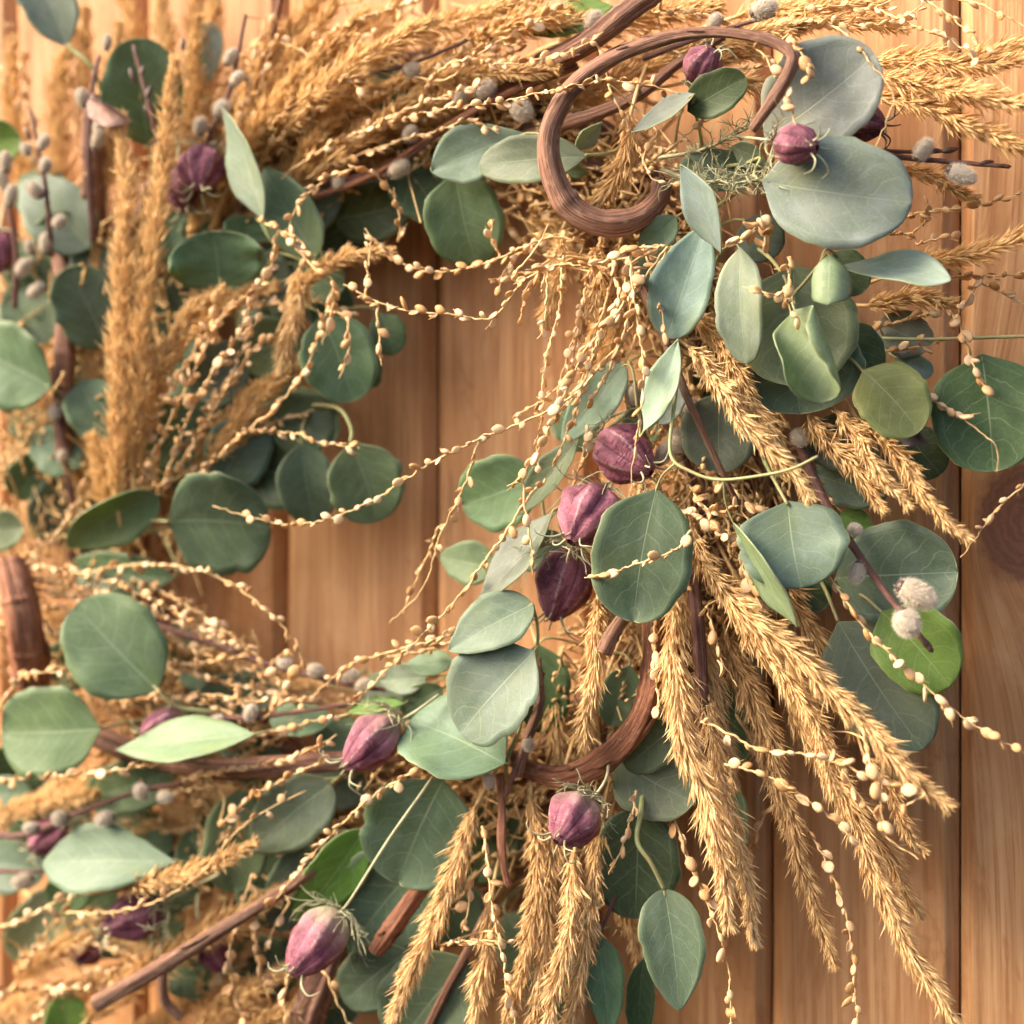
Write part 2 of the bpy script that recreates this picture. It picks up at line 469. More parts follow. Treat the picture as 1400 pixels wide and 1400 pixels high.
def build_wall():
    w = bpy.data.objects.new("plank_wall", None)
    COL.objects.link(w)
    w["kind"] = "structure"
    w["label"] = "warm brown pine plank wall with vertical chamfered joints behind the wreath"
    seam0, step = -0.0812, 0.1064
    ch, gap, th = 0.0078, 0.0006, 0.020
    z0, z1 = -0.62, 0.62
    nz = 24
    for i in range(-6, 7):
        x0, x1 = seam0 + i * step + gap, seam0 + (i + 1) * step - gap
        prof = [(x0, th), (x0, ch), (x0 + 0.0006, ch * 0.86), (x0 + ch * 0.86, 0.0006), (x0 + ch, 0.0)]
        prof += [(x0 + ch + (x1 - x0 - 2 * ch) * t, 0.0) for t in (0.33, 0.66)]
        prof += [(x1 - ch, 0.0), (x1 - ch * 0.86, 0.0006), (x1 - 0.0006, ch * 0.86), (x1, ch), (x1, th)]
        n = len(prof)
        zz = np.linspace(z0, z1, nz)
        V = []
        ph = RNG.uniform(0, 6)
        for z in zz:
            for j, (x, y) in enumerate(prof):
                wob = 0.0004 * math.sin(z * 23 + ph + j * 0.3) + 0.0003 * math.sin(z * 61 + ph * 2)
                V.append((x + (wob if 2 <= j <= n - 3 else 0), y + wob * 0.8, z))
        a = np.arange(nz - 1)[:, None] * n; b = np.arange(n - 1)[None, :]
        Q = np.stack([a + b, a + b + 1, a + n + b + 1, a + n + b], -1).reshape(-1, 4)
        g = Geo(); g.add(V, None, Q)
        part("plank", g.mesh("plank", MAT_WOOD, smooth=False), w)
    g = Geo()
    x0, x1 = seam0 - 6 * step - 0.01, seam0 + 7 * step + 0.01
    g.add([(x0, th + .002, z0), (x1, th + .002, z0), (x1, th + .002, z1), (x0, th + .002, z1),
           (x0, th + .012, z0), (x1, th + .012, z0), (x1, th + .012, z1), (x0, th + .012, z1)],
          None, [(0, 1, 2, 3), (7, 6, 5, 4), (0, 4, 5, 1), (3, 2, 6, 7), (0, 3, 7, 4), (1, 5, 6, 2)])
    part("backing_board", g.mesh("backing_board", MAT_WOOD, smooth=False), w)
build_wall()

# ------------------------------------------------------------------ eucalyptus
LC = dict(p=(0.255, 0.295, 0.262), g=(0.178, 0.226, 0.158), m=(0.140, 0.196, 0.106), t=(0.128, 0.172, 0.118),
          d=(0.078, 0.116, 0.052), b=(0.150, 0.250, 0.050), o=(0.175, 0.185, 0.058), y=(0.230, 0.285, 0.170), w=(0.36, 0.42, 0.38))  # d: deep green, also paints shade into the left limb and deep filler leaves
def hw(s, shape):
    if shape == 'r':
        f = np.sqrt(np.clip(4 * s * (1 - s), 0, 1)) ** 0.92
        return f * (1 - 0.78 * np.exp(-(s / 0.085) ** 1.3))
    if shape == 'o':
        f = np.sin(math.pi * np.clip(s, 0, 1) ** 0.74); return np.clip(f, 0, 1) ** 0.70
    if shape == 'v':
        f = np.sin(math.pi * np.clip(s, 0, 1) ** 1.25); return np.clip(f, 0, 1) ** 0.78
    f = np.sin(math.pi * np.clip(s, 0, 1) ** 0.9); return np.clip(f, 0, 1) ** 1.05
def L(bx, by, tx, ty, w, c='m', h=0.085, dh=0.0, r=0, b=0.05, cu=0.35, s='r', tw=0, wv=0.05):
    return dict(bx=bx, by=by, tx=tx, ty=ty, w=w, c=c, h=h, dh=dh, r=r, b=b, cu=cu, s=s, tw=tw, wv=wv)
def leaf_geo(d):
    A = P(d['bx'], d['by'], d['h']); B = P(d['tx'], d['ty'], d['h'] + d['dh'])
    T = B - A; Ln = np.linalg.norm(T); T = T / Ln
    mid = (A + B) / 2
    view = unit(CAM - mid)
    N = unit(view - T * np.dot(view, T)); W = np.cross(N, T)
    wm = d['w'] * mpp((d['bx'] + d['tx']) / 2, (d['by'] + d['ty']) / 2, d['h'] + d['dh'] / 2) / 2
    cu = d['cu']
    proj = math.cos(math.radians(d['r'])) * (math.sin(abs(cu)) / abs(cu) if abs(cu) > 1e-3 and abs(cu) < 1.4 else (1.0 if abs(cu) < 1e-3 else 1 / abs(cu)))
    wm = wm / max(0.25, proj)
    ns, nt_ = 27, 11
    s = (1 - np.cos(np.linspace(0.0, math.pi, ns))) / 2
    s[0], s[-1] = 0.0012, 0.9988
    t = np.linspace(-1, 1, nt_)
    rr = np.random.default_rng(int(d['bx'] * 7 + d['by'] * 13 + d['w']))
    ph = rr.uniform(0, 6.28, 6)
    out = np.ones((ns, nt_))
    S, Tt = np.meshgrid(s, t, indexing='ij')
    side = np.where(Tt < 0, 0, 1)
    wob = 0.030 * np.sin(S * 9 + ph[0] + side * 2.1) + 0.018 * np.sin(S * 21 + ph[1] + side * 4) + 0.012 * np.sin(S * 39 + ph[5] + side)
    H = hw(S, d['s']) * (1 + wob)
    for q in range(int(rr.integers(0, 4))):         # nibbled or torn spots on the margin
        s0, sd_, dp = rr.uniform(0.25, 0.9), rr.integers(0, 2), rr.uniform(0.03, 0.10)
        H = H * (1 - np.where(side == sd_, dp, 0) * np.exp(-((S - s0) / rr.uniform(0.02, 0.05)) ** 2))
    X = Tt * H * wm
    ce = cu if abs(cu) > 1e-3 else 1e-3
    th = X / wm * ce
    ax, an = np.sin(th) / ce * wm, (1 - np.cos(th)) / ce * wm
    an = an + d['wv'] * wm * (np.sin(S * 7 + ph[2] + side * 1.7) + 0.5 * np.sin(S * 17 + ph[3] + side * 3)) * np.abs(Tt) ** 2 * H
    an = an + wm * rr.uniform(-0.16, 0.20) * np.clip(S - 0.55, 0, 1) ** 2 * 5 * (0.4 + 0.6 * np.abs(Tt))   # tip curls up or down
    an = an + wm * rr.uniform(-0.12, 0.16) * np.where(side == 1, Tt ** 2, 0) * np.sin(math.pi * S)       # one half lifts
    an = an - 0.045 * wm * np.exp(-(Tt / 0.10) ** 2) * H          # midrib crease
    roll = np.radians(d['r'] + d['tw'] * (S - 0.5))
    ca, sa = np.cos(roll), np.sin(roll)
    lat, nor = ax * ca - an * sa, ax * sa + an * ca
    arch = d['b'] * Ln * 4 * S * (1 - S)
    curve = 0.03 * Ln * math.sin(ph[4]) * np.sin(math.pi * S)
    V = A + T * (S * Ln)[..., None] + W * (lat + curve)[..., None] + N * (nor + arch)[..., None]
    g = Geo()
    a = np.arange(ns - 1)[:, None] * nt_; b = np.arange(nt_ - 1)[None, :]
    Q = np.stack([a + b, a + b + 1, a + nt_ + b + 1, a + nt_ + b], -1).reshape(-1, 4)
    g.add(V.reshape(-1, 3), None, Q, uv=np.stack([Tt * 0.5 + 0.5, S], -1).reshape(-1, 2))
    return g, A, T
def bez(a, b, c, d, n=9):
    t = np.linspace(0, 1, n)[:, None]
    return a * (1 - t) ** 3 + 3 * b * t * (1 - t) ** 2 + 3 * c * t ** 2 * (1 - t) + d * t ** 3
def eucalyptus(label, leaves, stem=None, r=1.0):
    built = [leaf_geo(d) for d in leaves]
    bases = np.array([b[1] for b in built])
    if stem:
        sp = smooth_path([P(*q) for q in stem], 8 * len(stem))
    else:
        c = bases.mean(0)
        c[1] = min(-0.02, bases[:, 1].max() + 0.028)
        away = -np.mean([b[2] for b in built], 0)
        e = c + unit(away) * 0.045; e[1] = min(-0.012, c[1] + 0.022)
        sp = smooth_path([c, (c + e) / 2 + np.array([0, 0.004, 0]), e], 10)
    root = thing("eucalyptus_sprig", label, "eucalyptus", tuple(sp[-1]), "eucalyptus sprigs in the wreath")
    base = sp[-1]
    g = Geo()
    tube(g, sp, np.linspace(0.0009, 0.0013, len(sp)) * r, 7)
    for (gg, A, T), d in zip(built, leaves):
        k = int(np.argmin(np.linalg.norm(sp - A, axis=1)))
        q = sp[k]; dist = np.linalg.norm(q - A)
        pet = bez(A + T * 0.004, A - T * min(0.012, dist * 0.5), q + (A - q) * 0.3, q)
        tube(g, pet, np.linspace(0.0006, 0.0009, len(pet)) * r, 6)
    part("stem", g.mesh("stem", MAT_STEM, base), root)
    for (gg, A, T), d in zip(built, leaves):
        c = np.array(LC[d['c']])
        c = c * (1 + np.random.default_rng(int(d['bx'] * 3 + d['ty'])).uniform(-0.10, 0.10, 3))
        lf = part("leaf", gg.mesh("leaf", [MAT_LEAF, MAT_RIM], base, uv=True), root, color=c)
        so = lf.modifiers.new("thickness", 'SOLIDIFY')
        so.thickness = 0.00055; so.offset = 0; so.material_offset_rim = 1
    return root

# ------------------------------------------------------------------ feathery grass plumes
def pts_of(pts, h):
    return [P(q[0], q[1], q[2] if len(q) > 2 else h) for q in pts]
def plume_geo(path, W, seed, dens=1.0, loose=1.0):
    rg = np.random.default_rng(seed)
    T, N, B = frames(path)
    Ln = plen(path)
    n = len(path)
    nt_ = int(Ln / 0.0016 * dens)
    k = 20
    s0 = np.repeat(np.linspace(0.0, 0.985, nt_) + rg.normal(0, 0.004, nt_), k)
    ph0 = np.repeat(np.arange(nt_) * 2.39996 + rg.normal(0, 0.3, nt_), k)
    m = len(s0)
    fwd = rg.uniform(0, 1, m)
    s = np.clip(s0 + fwd * 0.011 / Ln, 0, 1)
    ph = ph0 + rg.normal(0, 0.42, m)
    env = np.interp(s, [0, 0.10, 0.3, 0.62, 0.86, 1.0], [0.45, 0.82, 1.0, 0.90, 0.60, 0.22]) * (1 + 0.16 * np.sin(s * rg.uniform(14, 30) + rg.uniform(0, 6)))
    tuft = np.repeat(rg.uniform(0.72, 1.22, nt_), k)
    r0 = env * W / 2 * (0.12 + 0.62 * fwd) * tuft * rg.uniform(0.7, 1.1, m)
    al = np.radians(rg.normal(19, 9, m) * loose)
    fl = rg.uniform(0, 1, m) < 0.05
    al = np.where(fl, al + 0.35, al)
    ln = np.where(fl, 1.35, 1.0) * rg.uniform(0.0062, 0.0108, m) * (0.62 + 0.38 * env) * (W / 0.019) ** 0.5
    i = s * (n - 1)
    i0 = np.clip(i.astype(int), 0, n - 2); f = (i - i0)[:, None]
    lerp = lambda a: a[i0] * (1 - f) + a[i0 + 1] * f
    C, tt, nn, bb = lerp(path), unit(lerp(T)), unit(lerp(N)), unit(lerp(B))
    rad = nn * np.cos(ph)[:, None] + bb * np.sin(ph)[:, None]
    tan = -nn * np.sin(ph)[:, None] + bb * np.cos(ph)[:, None]
    d = unit(tt * np.cos(al)[:, None] + rad * np.sin(al)[:, None] + tan * rg.normal(0, 0.13, m)[:, None])
    p0 = C + rad * r0[:, None]
    wd = rg.uniform(0.00036, 0.00066, m)[:, None]
    sd = unit(np.cross(d, rad + tan * rg.normal(0, 0.7, m)[:, None])); up = np.cross(sd, d)
    bow = rg.normal(0.06, 0.05, m)[:, None]
    lnn = ln[:, None]
    a = p0
    l_ = p0 + d * lnn * 0.42 + sd * wd
    r_ = p0 + d * lnn * 0.42 - sd * wd
    c_ = p0 + d * lnn * 0.46 + up * wd * 0.9
    e = p0 + d * lnn + rad * lnn * bow
    V = np.stack([a, l_, r_, c_, e], 1).reshape(-1, 3)
    o = np.arange(m)[:, None] * 5
    Tr = np.concatenate([o + [0, 3, 1], o + [0, 2, 3], o + [1, 3, 4], o + [3, 2, 4]])
    rnd = rg.uniform(0, 1, m)
    tint = np.stack([np.repeat(rnd, 5), np.tile([0.0, 0.55, 0.55, 0.6, 1.0], m)], 1)
    return V, Tr, tint
PLUMES = []
def plume(label, pts, w=46, h=0.09, stalk=None, dens=1.0, loose=1.0):
    """pts run from the stalk end to the tip"""
    pw = pts_of(pts, h)
    n = 10 * len(pw)
    path = smooth_path(pw, n)
    rg = np.random.default_rng(int(sum(q[0] * 3 + q[1] for q in pts)))
    s = np.linspace(0, 1, n)[:, None]
    path = path + np.sin(s * 9 + rg.uniform(0, 6)) * 0.0008 + np.sin(s * 23 + rg.uniform(0, 6)) * 0.0004
    mx, my = pts[len(pts) // 2][0], pts[len(pts) // 2][1]
    W = w * mpp(mx, my, h)
    base = path[0]
    root = thing("grass_plume", label, "dried grass", tuple(base), "feathery dried grass plumes")
    V, T, tint = plume_geo(path, W * rg.uniform(0.80, 0.98), int(mx * 31 + my), dens, loose)
    g = Geo(); g.add(V, T, None, tint)
    part("seed_head", g.mesh("seed_head", MAT_GRASS, base, smooth=False, tint=True), root)
    g = Geo()
    st = path[: int(n * 0.95)]
    if stalk:
        ext = smooth_path(pts_of(stalk, h - 0.02) + [path[0], path[2]], 14)
    else:
        d = unit(path[0] - path[3])
        ext = np.array([path[0] + d * 0.035 + np.array([0, 0.014, 0]), path[0] + d * 0.015 + np.array([0, 0.004, 0])])
    tube(g, np.vstack([ext, st]), np.linspace(0.0011, 0.0004, len(ext) + len(st)), 6)
    part("stalk", g.mesh("stalk", MAT_STRAW, base), root)
    return root

# ------------------------------------------------------------------ seed sprigs
def seed_meshes():
    out = []
    rg = np.random.default_rng(3)
    for v in range(6):
        nu, nv = 10, 7
        th = np.linspace(0, 2 * math.pi, nu, endpoint=False); ph = np.linspace(0, math.pi, nv)
        V, uv = [], []
        for j, p_ in enumerate(ph):
            for i, t_ in enumerate(th):
                # X: along the stalk, Y: width, Z: thickness; the poles are on the flat faces
                rr = math.sin(p_)
                x, y, z = rr * math.cos(t_), rr * math.sin(t_), math.cos(p_)
                pinch = 1 - 0.30 * (abs(x) ** 3) * (1 if x > 0 else 0.55)
                y *= pinch
                rimz = 0.10 * math.exp(-((rr - 0.93) / 0.10) ** 2)
                thick = (0.30, 0.36, 0.24, 0.44, 0.18, 0.14)[v]
                zz = z * thick * (1 - 0.35 * rr ** 4) + math.copysign(rimz, z) * 0.6
                w_ = (0.78, 0.72, 0.84, 0.66, 0.58, 0.52)[v]
                bend = (0, 0.05, 0.06, 0, 0.28, -0.42)[v]
                V.append((x + 0.9, y * w_ + 0.03 * rg.normal() * rr, zz + bend * x * x + (0.30 * y * y if v >= 4 else 0)))
                uv.append((t_ / 6.283, j / (nv - 1)))
        Q = []
        for j in range(nv - 1):
            for i in range(nu):
                Q.append((j * nu + i, (j + 1) * nu + i, (j + 1) * nu + (i + 1) % nu, j * nu + (i + 1) % nu))
        g = Geo(); g.add(V, None, Q, uv=uv)
        out.append(g.mesh("seed", MAT_SEED, uv=True))
    return out
SEEDS = seed_meshes()
def branch(pts, h=0.10, gap=13.0, size=8.0, a=0.0, b=0.97, jit=1.0, flake=0.3, r=1.0):
    return dict(pts=pts, h=h, gap=gap, size=size, a=a, b=b, jit=jit, flake=flake, r=r)
def seed_sprig(label, branches, cat="seed sprig"):
    root, base = None, None
    g = Geo()
    todo = []
    done = []
    for bi, d in enumerate(branches):
        rg = np.random.default_rng(int(sum(q[0] * 5 + q[1] * 3 for q in d['pts'])))
        pw = pts_of(d['pts'], d['h'])
        px = float(np.mean([mpp(q[0], q[1], d['h']) for q in d['pts']]))
        Ln = plen(smooth_path(pw, 30))
        n = max(12, int(Ln / (px * 7)))
        path = smooth_path(pw, n)
        path = path + rg.normal(0, 1, path.shape) * px * 0.85 * d['jit'] * np.array([1, 1.6, 1])
        path = smooth_path(path, n * 2)
        if base is None:
            base = path[0]
            root = thing("seed_sprig", label, cat, tuple(base), "sprigs of papery round seeds")
        if done:           # fork off the nearest earlier strand
            al_ = np.vstack(done)
            j = int(np.argmin(np.linalg.norm(al_ - path[0], axis=1)))
            gap_ = np.linalg.norm(al_[j] - path[0])
            if gap_ > px * 1.5:
                mid = (al_[j] + path[0]) / 2 + np.array([0, min(0.014, gap_ * 0.4), 0])
                tube(g, smooth_path([al_[j], mid, path[0], path[1]], 10), 1.5 * px, 5)
        done.append(path)
        n2 = len(path)
        tube(g, path, np.linspace(1.9, 0.8, n2) * px * d['r'], 5)
        T, N, B = frames(path)
        cnt = max(1, int(Ln * (d['b'] - d['a']) / (px * d['gap'] * 0.92)))
        for i in range(cnt):
            s = d['a'] + (d['b'] - d['a']) * (i + 0.5 + rg.uniform(-0.38, 0.38)) / cnt
            k = min(n2 - 2, int(s * (n2 - 1)))
            ph = (i % 2) * math.pi + rg.normal(0, 0.9)
            rad = N[k] * math.cos(ph) + B[k] * math.sin(ph)
            al = math.radians(rg.uniform(2, 34) if rg.uniform() < 0.8 else rg.uniform(34, 75))
            ax = T[k] * math.cos(al) + rad * math.sin(al)
            nr = unit(np.cross(ax, rg.normal(0, 1, 3)) + 0.5 * unit(CAM - path[k]))
            R = rot_to(ax, nr)
            sz = d['size'] * px * rg.uniform(0.62, 1.22) * (1.08 if d['pts'][0][0] > 900 else 0.90 if d['pts'][0][0] > 460 else 0.96)
            v = int(rg.integers(4, 6)) if rg.uniform() < d['flake'] else int(rg.integers(0, 4))
            p0 = path[k] + rad * px * 1.2
            M = Matrix([[*(R[0] * sz), p0[0]], [*(R[1] * sz), p0[1]], [*(R[2] * sz), p0[2]], [0, 0, 0, 1]])
            todo.append((v, M))
            if rg.uniform() < 0.30:     # a short dry twig end
                e = p0 + ax * sz * 2.4 + rg.normal(0, 1, 3) * sz * 0.3
                tube(g, np.array([path[k], (p0 + e) / 2, e]), [0.7 * px, 0.6 * px, 0.4 * px], 4)
    part("stalk", g.mesh("stalk", MAT_STRAW, base), root)
    sh = Matrix.Translation(Vector(-base))
    for v, M in todo:
        part("seed", SEEDS[v], root, sh @ M)
    return root

# ------------------------------------------------------------------ seed pods of love-in-a-mist
def pod(label, x, y, ln, wd, ang, tilt=15, h=0.10, pale=0.3, val=1.0, threads=14, horns=6, stem=None, spread=1.0, dark=False):
    """ang: direction of the horned end in the picture (degrees, 0 right, 90 up); tilt: degrees towards the viewer"""
    rg = np.random.default_rng(int(x * 7 + y))
    C = P(x, y, h); px = mpp(x, y, h)
    a = math.radians(ang); ti = math.radians(tilt)
    view = unit(CAM - C)
    right = unit(np.cross(np.array([0, 0, 1.0]), view)); up = np.cross(view, right)
    ax = unit((right * math.cos(a) + up * math.sin(a)) * math.cos(ti) + view * math.sin(ti))
    X = unit(np.cross(ax, up + 0.01)); Y = np.cross(ax, X)
    hl, hr = ln * px / 2, wd * px / 2
    base = C - ax * hl
    root = thing("seed_pod", label, "seed pod", tuple(base), "purple seed pods in the wreath")
    nu, nv = 60, 22
    th = np.linspace(0, 2 * math.pi, nu, endpoint=False) + rg.uniform(0, 6)
    v = np.linspace(0, 1, nv)
    U, Vv = np.meshgrid(np.linspace(0, 1, nu, endpoint=False), v, indexing='ij')
    TH = U * 2 * math.pi
    kx = rg.uniform(0.74, 0.9); dep = rg.uniform(0.09, 0.2)
    prof = np.clip(np.sin(math.pi * np.clip(0.03 + 0.95 * Vv, 0, 1) ** kx), 0, 1) ** rg.uniform(0.6, 0.78)
    ph = rg.uniform(0, 6, 6)
    lob = 1 - dep * np.abs(np.cos(TH * 3 + 0.25 * np.sin(Vv * 5 + ph[3]))) ** 6 * np.sin(math.pi * Vv) ** 0.4 + 0.05 * np.sin(TH * 2 + ph[0] + Vv * 2) + 0.03 * np.sin(TH * 5 + ph[1] + Vv * 7) + 0.03 * np.sin(TH * 3 + Vv * 13 + ph[2]) + 0.018 * np.sin(TH * 31 + Vv * 9) + 0.02 * np.sin(Vv * 17 + TH * 4)
    lob *= 1 + 0.05 * np.exp(-((((U * 6) % 1) - 0.5) / 0.09) ** 2)      # raised rib along each lobe
    R = hr * prof * lob
    pos = base + ax * (Vv * 2 * hl)[..., None] + X * (R * np.cos(TH + th[0]))[..., None] + Y * (R * np.sin(TH + th[0]))[..., None]
    V = pos.transpose(1, 0, 2).reshape(-1, 3)
    # one extra column keeps the seam of the map clean
    V2, uv = [], []
    for j in range(nv):
        row = V[j * nu:(j + 1) * nu]
        V2.append(np.vstack([row, row[:1]]))
        uv.append(np.stack([np.linspace(0, 1, nu + 1), np.full(nu + 1, v[j])], 1))
    V2 = np.vstack(V2); uv = np.vstack(uv); m = nu + 1
    i = np.arange(nv - 1)[:, None] * m; j = np.arange(nu)[None, :]
    Q = np.stack([i + j, i + j + 1, i + m + j + 1, i + m + j], -1).reshape(-1, 4)
    g = Geo(); g.add(V2, None, Q, uv=uv)
    part("capsule", g.mesh("capsule", MAT_POD, base, uv=True), root, color=(pale, val, 0))
    TM = MAT_DARKTHREAD if dark else MAT_THREAD
    for q in range(horns):
        t0 = th[0] + 2 * math.pi * (q + 0.5) / horns + rg.normal(0, 0.1)
        d = X * math.cos(t0) + Y * math.sin(t0)
        p0 = base + ax * hl * 1.86 + d * hr * 0.34
        ll = hr * rg.uniform(0.5, 0.95)
        p1 = p0 + ax * ll * 0.45 + d * ll * 0.35
        p2 = p1 + d * ll * 0.55 + ax * ll * rg.uniform(-0.1, 0.25)
        p3 = p2 + d * ll * 0.30 - ax * ll * rg.uniform(0.0, 0.35) + rg.normal(0, 1, 3) * ll * 0.08
        g = Geo(); tube(g, smooth_path([p0 - ax * ll * 0.2, p0, p1, p2, p3], 14), np.linspace(1.9, 0.55, 14) * px, 6)
        part("horn", g.mesh("horn", TM, base), root)
    g = Geo()
    for q in range(int(threads * 1.6)):
        t0 = rg.uniform(0, 2 * math.pi)
        d = X * math.cos(t0) + Y * math.sin(t0)
        tn = -X * math.sin(t0) + Y * math.cos(t0)
        ll = hl * rg.uniform(0.7, 1.5) * spread
        p = [base - ax * hl * 0.12 + d * hr * 0.08, base + d * hr * rg.uniform(0.5, 0.9) * 1.0 - ax * hl * 0.05]
        cur = p[-1]; dr = unit(d + ax * 0.7 + tn * rg.normal(0, 0.5))
        sg = rg.normal(0, 0.5)
        for w_ in range(4):
            # keep outside the capsule
            cur = cur + dr * ll / 4
            rel = cur - base; al_ = np.dot(rel, ax); pr = rel - ax * al_; rd = np.linalg.norm(pr)
            need = hr * max(0.0, math.sin(math.pi * min(1, max(0, al_ / (2 * hl))))) ** 0.62 + px * 2.5
            if rd < need: cur = cur + unit(pr) * (need - rd)
            p.append(cur)
            dr = unit(dr + tn * sg + ax * rg.normal(0.05, 0.3) + d * rg.normal(0, 0.3))
        path = smooth_path(p, 20)
        tube(g, path, np.linspace(1.35, 0.45, 20) * px, 5)
        for w_ in range(int(rg.integers(1, 4))):
            k = int(rg.integers(6, 16)); o = path[k]
            e = o + unit(dr + rg.normal(0, 0.9, 3) + d * 0.8) * ll * rg.uniform(0.18, 0.4)
            mid = (o + e) / 2 + rg.normal(0, 1, 3) * ll * 0.05
            tube(g, smooth_path([o, mid, e], 7), np.linspace(0.8, 0.35, 7) * px, 4)
    if threads: part("thread_bracts", g.mesh("thread_bracts", TM, base), root)
    g = Geo()
    if stem: sp = smooth_path([base + ax * hl * 0.1] + [P(*q) for q in stem], 8 * (len(stem) + 1))
    else: sp = smooth_path([base + ax * hl * 0.1, base - ax * 0.02 + np.array([0, 0.006, 0]), base - ax * 0.04 + np.array([0, 0.028, 0])], 12)
    tube(g, sp, np.linspace(1.9, 2.2, len(sp)) * px, 7)
    part("stem", g.mesh("stem", MAT_DARKTHREAD if dark else MAT_THREAD, base), root)
    return root

# ------------------------------------------------------------------ willow branches with catkins
def catkin_meshes():
    out = []
    for v in range(4):
        rg = np.random.default_rng(40 + v)
        el = (1.12, 1.3, 1.05, 1.5)[v]
        g = Geo()
        nu, nv = 14, 9
        V = []
        for j in range(nv):
            p_ = math.pi * j / (nv - 1)
            for i in range(nu):
                t_ = 2 * math.pi * i / nu
                rr = math.sin(p_) ** 0.8
                V.append(((1 - math.cos(p_)) * el, rr * math.cos(t_) * 0.86, rr * math.sin(t_) * 0.86))
        Q = [(j * nu + i, j * nu + (i + 1) % nu, (j + 1) * nu + (i + 1) % nu, (j + 1) * nu + i) for j in range(nv - 1) for i in range(nu)]
        g.add(V, None, Q, np.tile([0.1, 0.25], (len(V), 1)))
        m = 2200
        z = rg.uniform(-1, 1, m); t_ = rg.uniform(0, 6.283, m); rr = np.sqrt(1 - z * z)
        pn = np.stack([z, rr * np.cos(t_), rr * np.sin(t_)], 1)
        p0 = np.stack([(1 + z) * el, pn[:, 1] * 0.86, pn[:, 2] * 0.86], 1)
        d = unit(pn + np.array([0.75, 0, 0]) + rg.normal(0, 0.15, (m, 3)))
        ln = rg.uniform(0.25, 0.50, m)[:, None]
        sd = unit(np.cross(d, rg.normal(0, 1, (m, 3)))) * 0.015
        e = p0 + d * ln + rg.normal(0, 0.02, (m, 3))
        Vf = np.stack([p0 - sd - pn * 0.05, p0 + sd - pn * 0.05, e], 1).reshape(-1, 3)
        tint = np.stack([np.repeat(rg.uniform(0, 1, m), 3), np.tile([0.25, 0.25, 1.0], m)], 1)
        g.add(Vf, np.arange(m * 3).reshape(-1, 3), None, tint)
        out.append(g.mesh("catkin", MAT_FUR, smooth=True, tint=True))
    # bud scale: a small brown cap
    g = Geo(); V = []
    for j in range(6):
        p_ = 0.55 * math.pi * j / 5
        for i in range(12):
            t_ = 2 * math.pi * i / 12
            rr = math.sin(p_) ** 0.8 * (0.92 if j < 5 else 0.86)
            cut = 0.25 * math.cos(t_) if j == 5 else 0
            V.append((1 - math.cos(p_) - 0.08 + cut, rr * math.cos(t_), rr * math.sin(t_)))
    Q = [(j * 12 + i, j * 12 + (i + 1) % 12, (j + 1) * 12 + (i + 1) % 12, (j + 1) * 12 + i) for j in range(5) for i in range(12)]
    g.add(V, None, Q)
    sc_ = g.mesh("bud_scale", MAT_SCALE)
    g = Geo(); V = []
    for j in range(8):
        q = j / 7
        for i in range(8):
            t_ = 2 * math.pi * i / 8
            rr = 0.42 * math.sin(math.pi * min(1, 0.08 + q * 0.92)) ** 0.8
            V.append((q * 2.2, rr * math.cos(t_), rr * math.sin(t_) * 0.8))
    Q = [(j * 8 + i, j * 8 + (i + 1) % 8, (j + 1) * 8 + (i + 1) % 8, (j + 1) * 8 + i) for j in range(7) for i in range(8)]
    g.add(V, None, Q)
    return out, sc_, g.mesh("bud", MAT_SCALE)
CATKINS, SCALE, BUD = catkin_meshes()
def place(mesh, name, root, base, p, ax, nr, sz):
    R = rot_to(ax, nr)
    M = Matrix([[*(R[0] * sz), p[0]], [*(R[1] * sz), p[1]], [*(R[2] * sz), p[2]], [0, 0, 0, 1]])
    return part(name, mesh, root, Matrix.Translation(Vector(-np.asarray(base))) @ M)
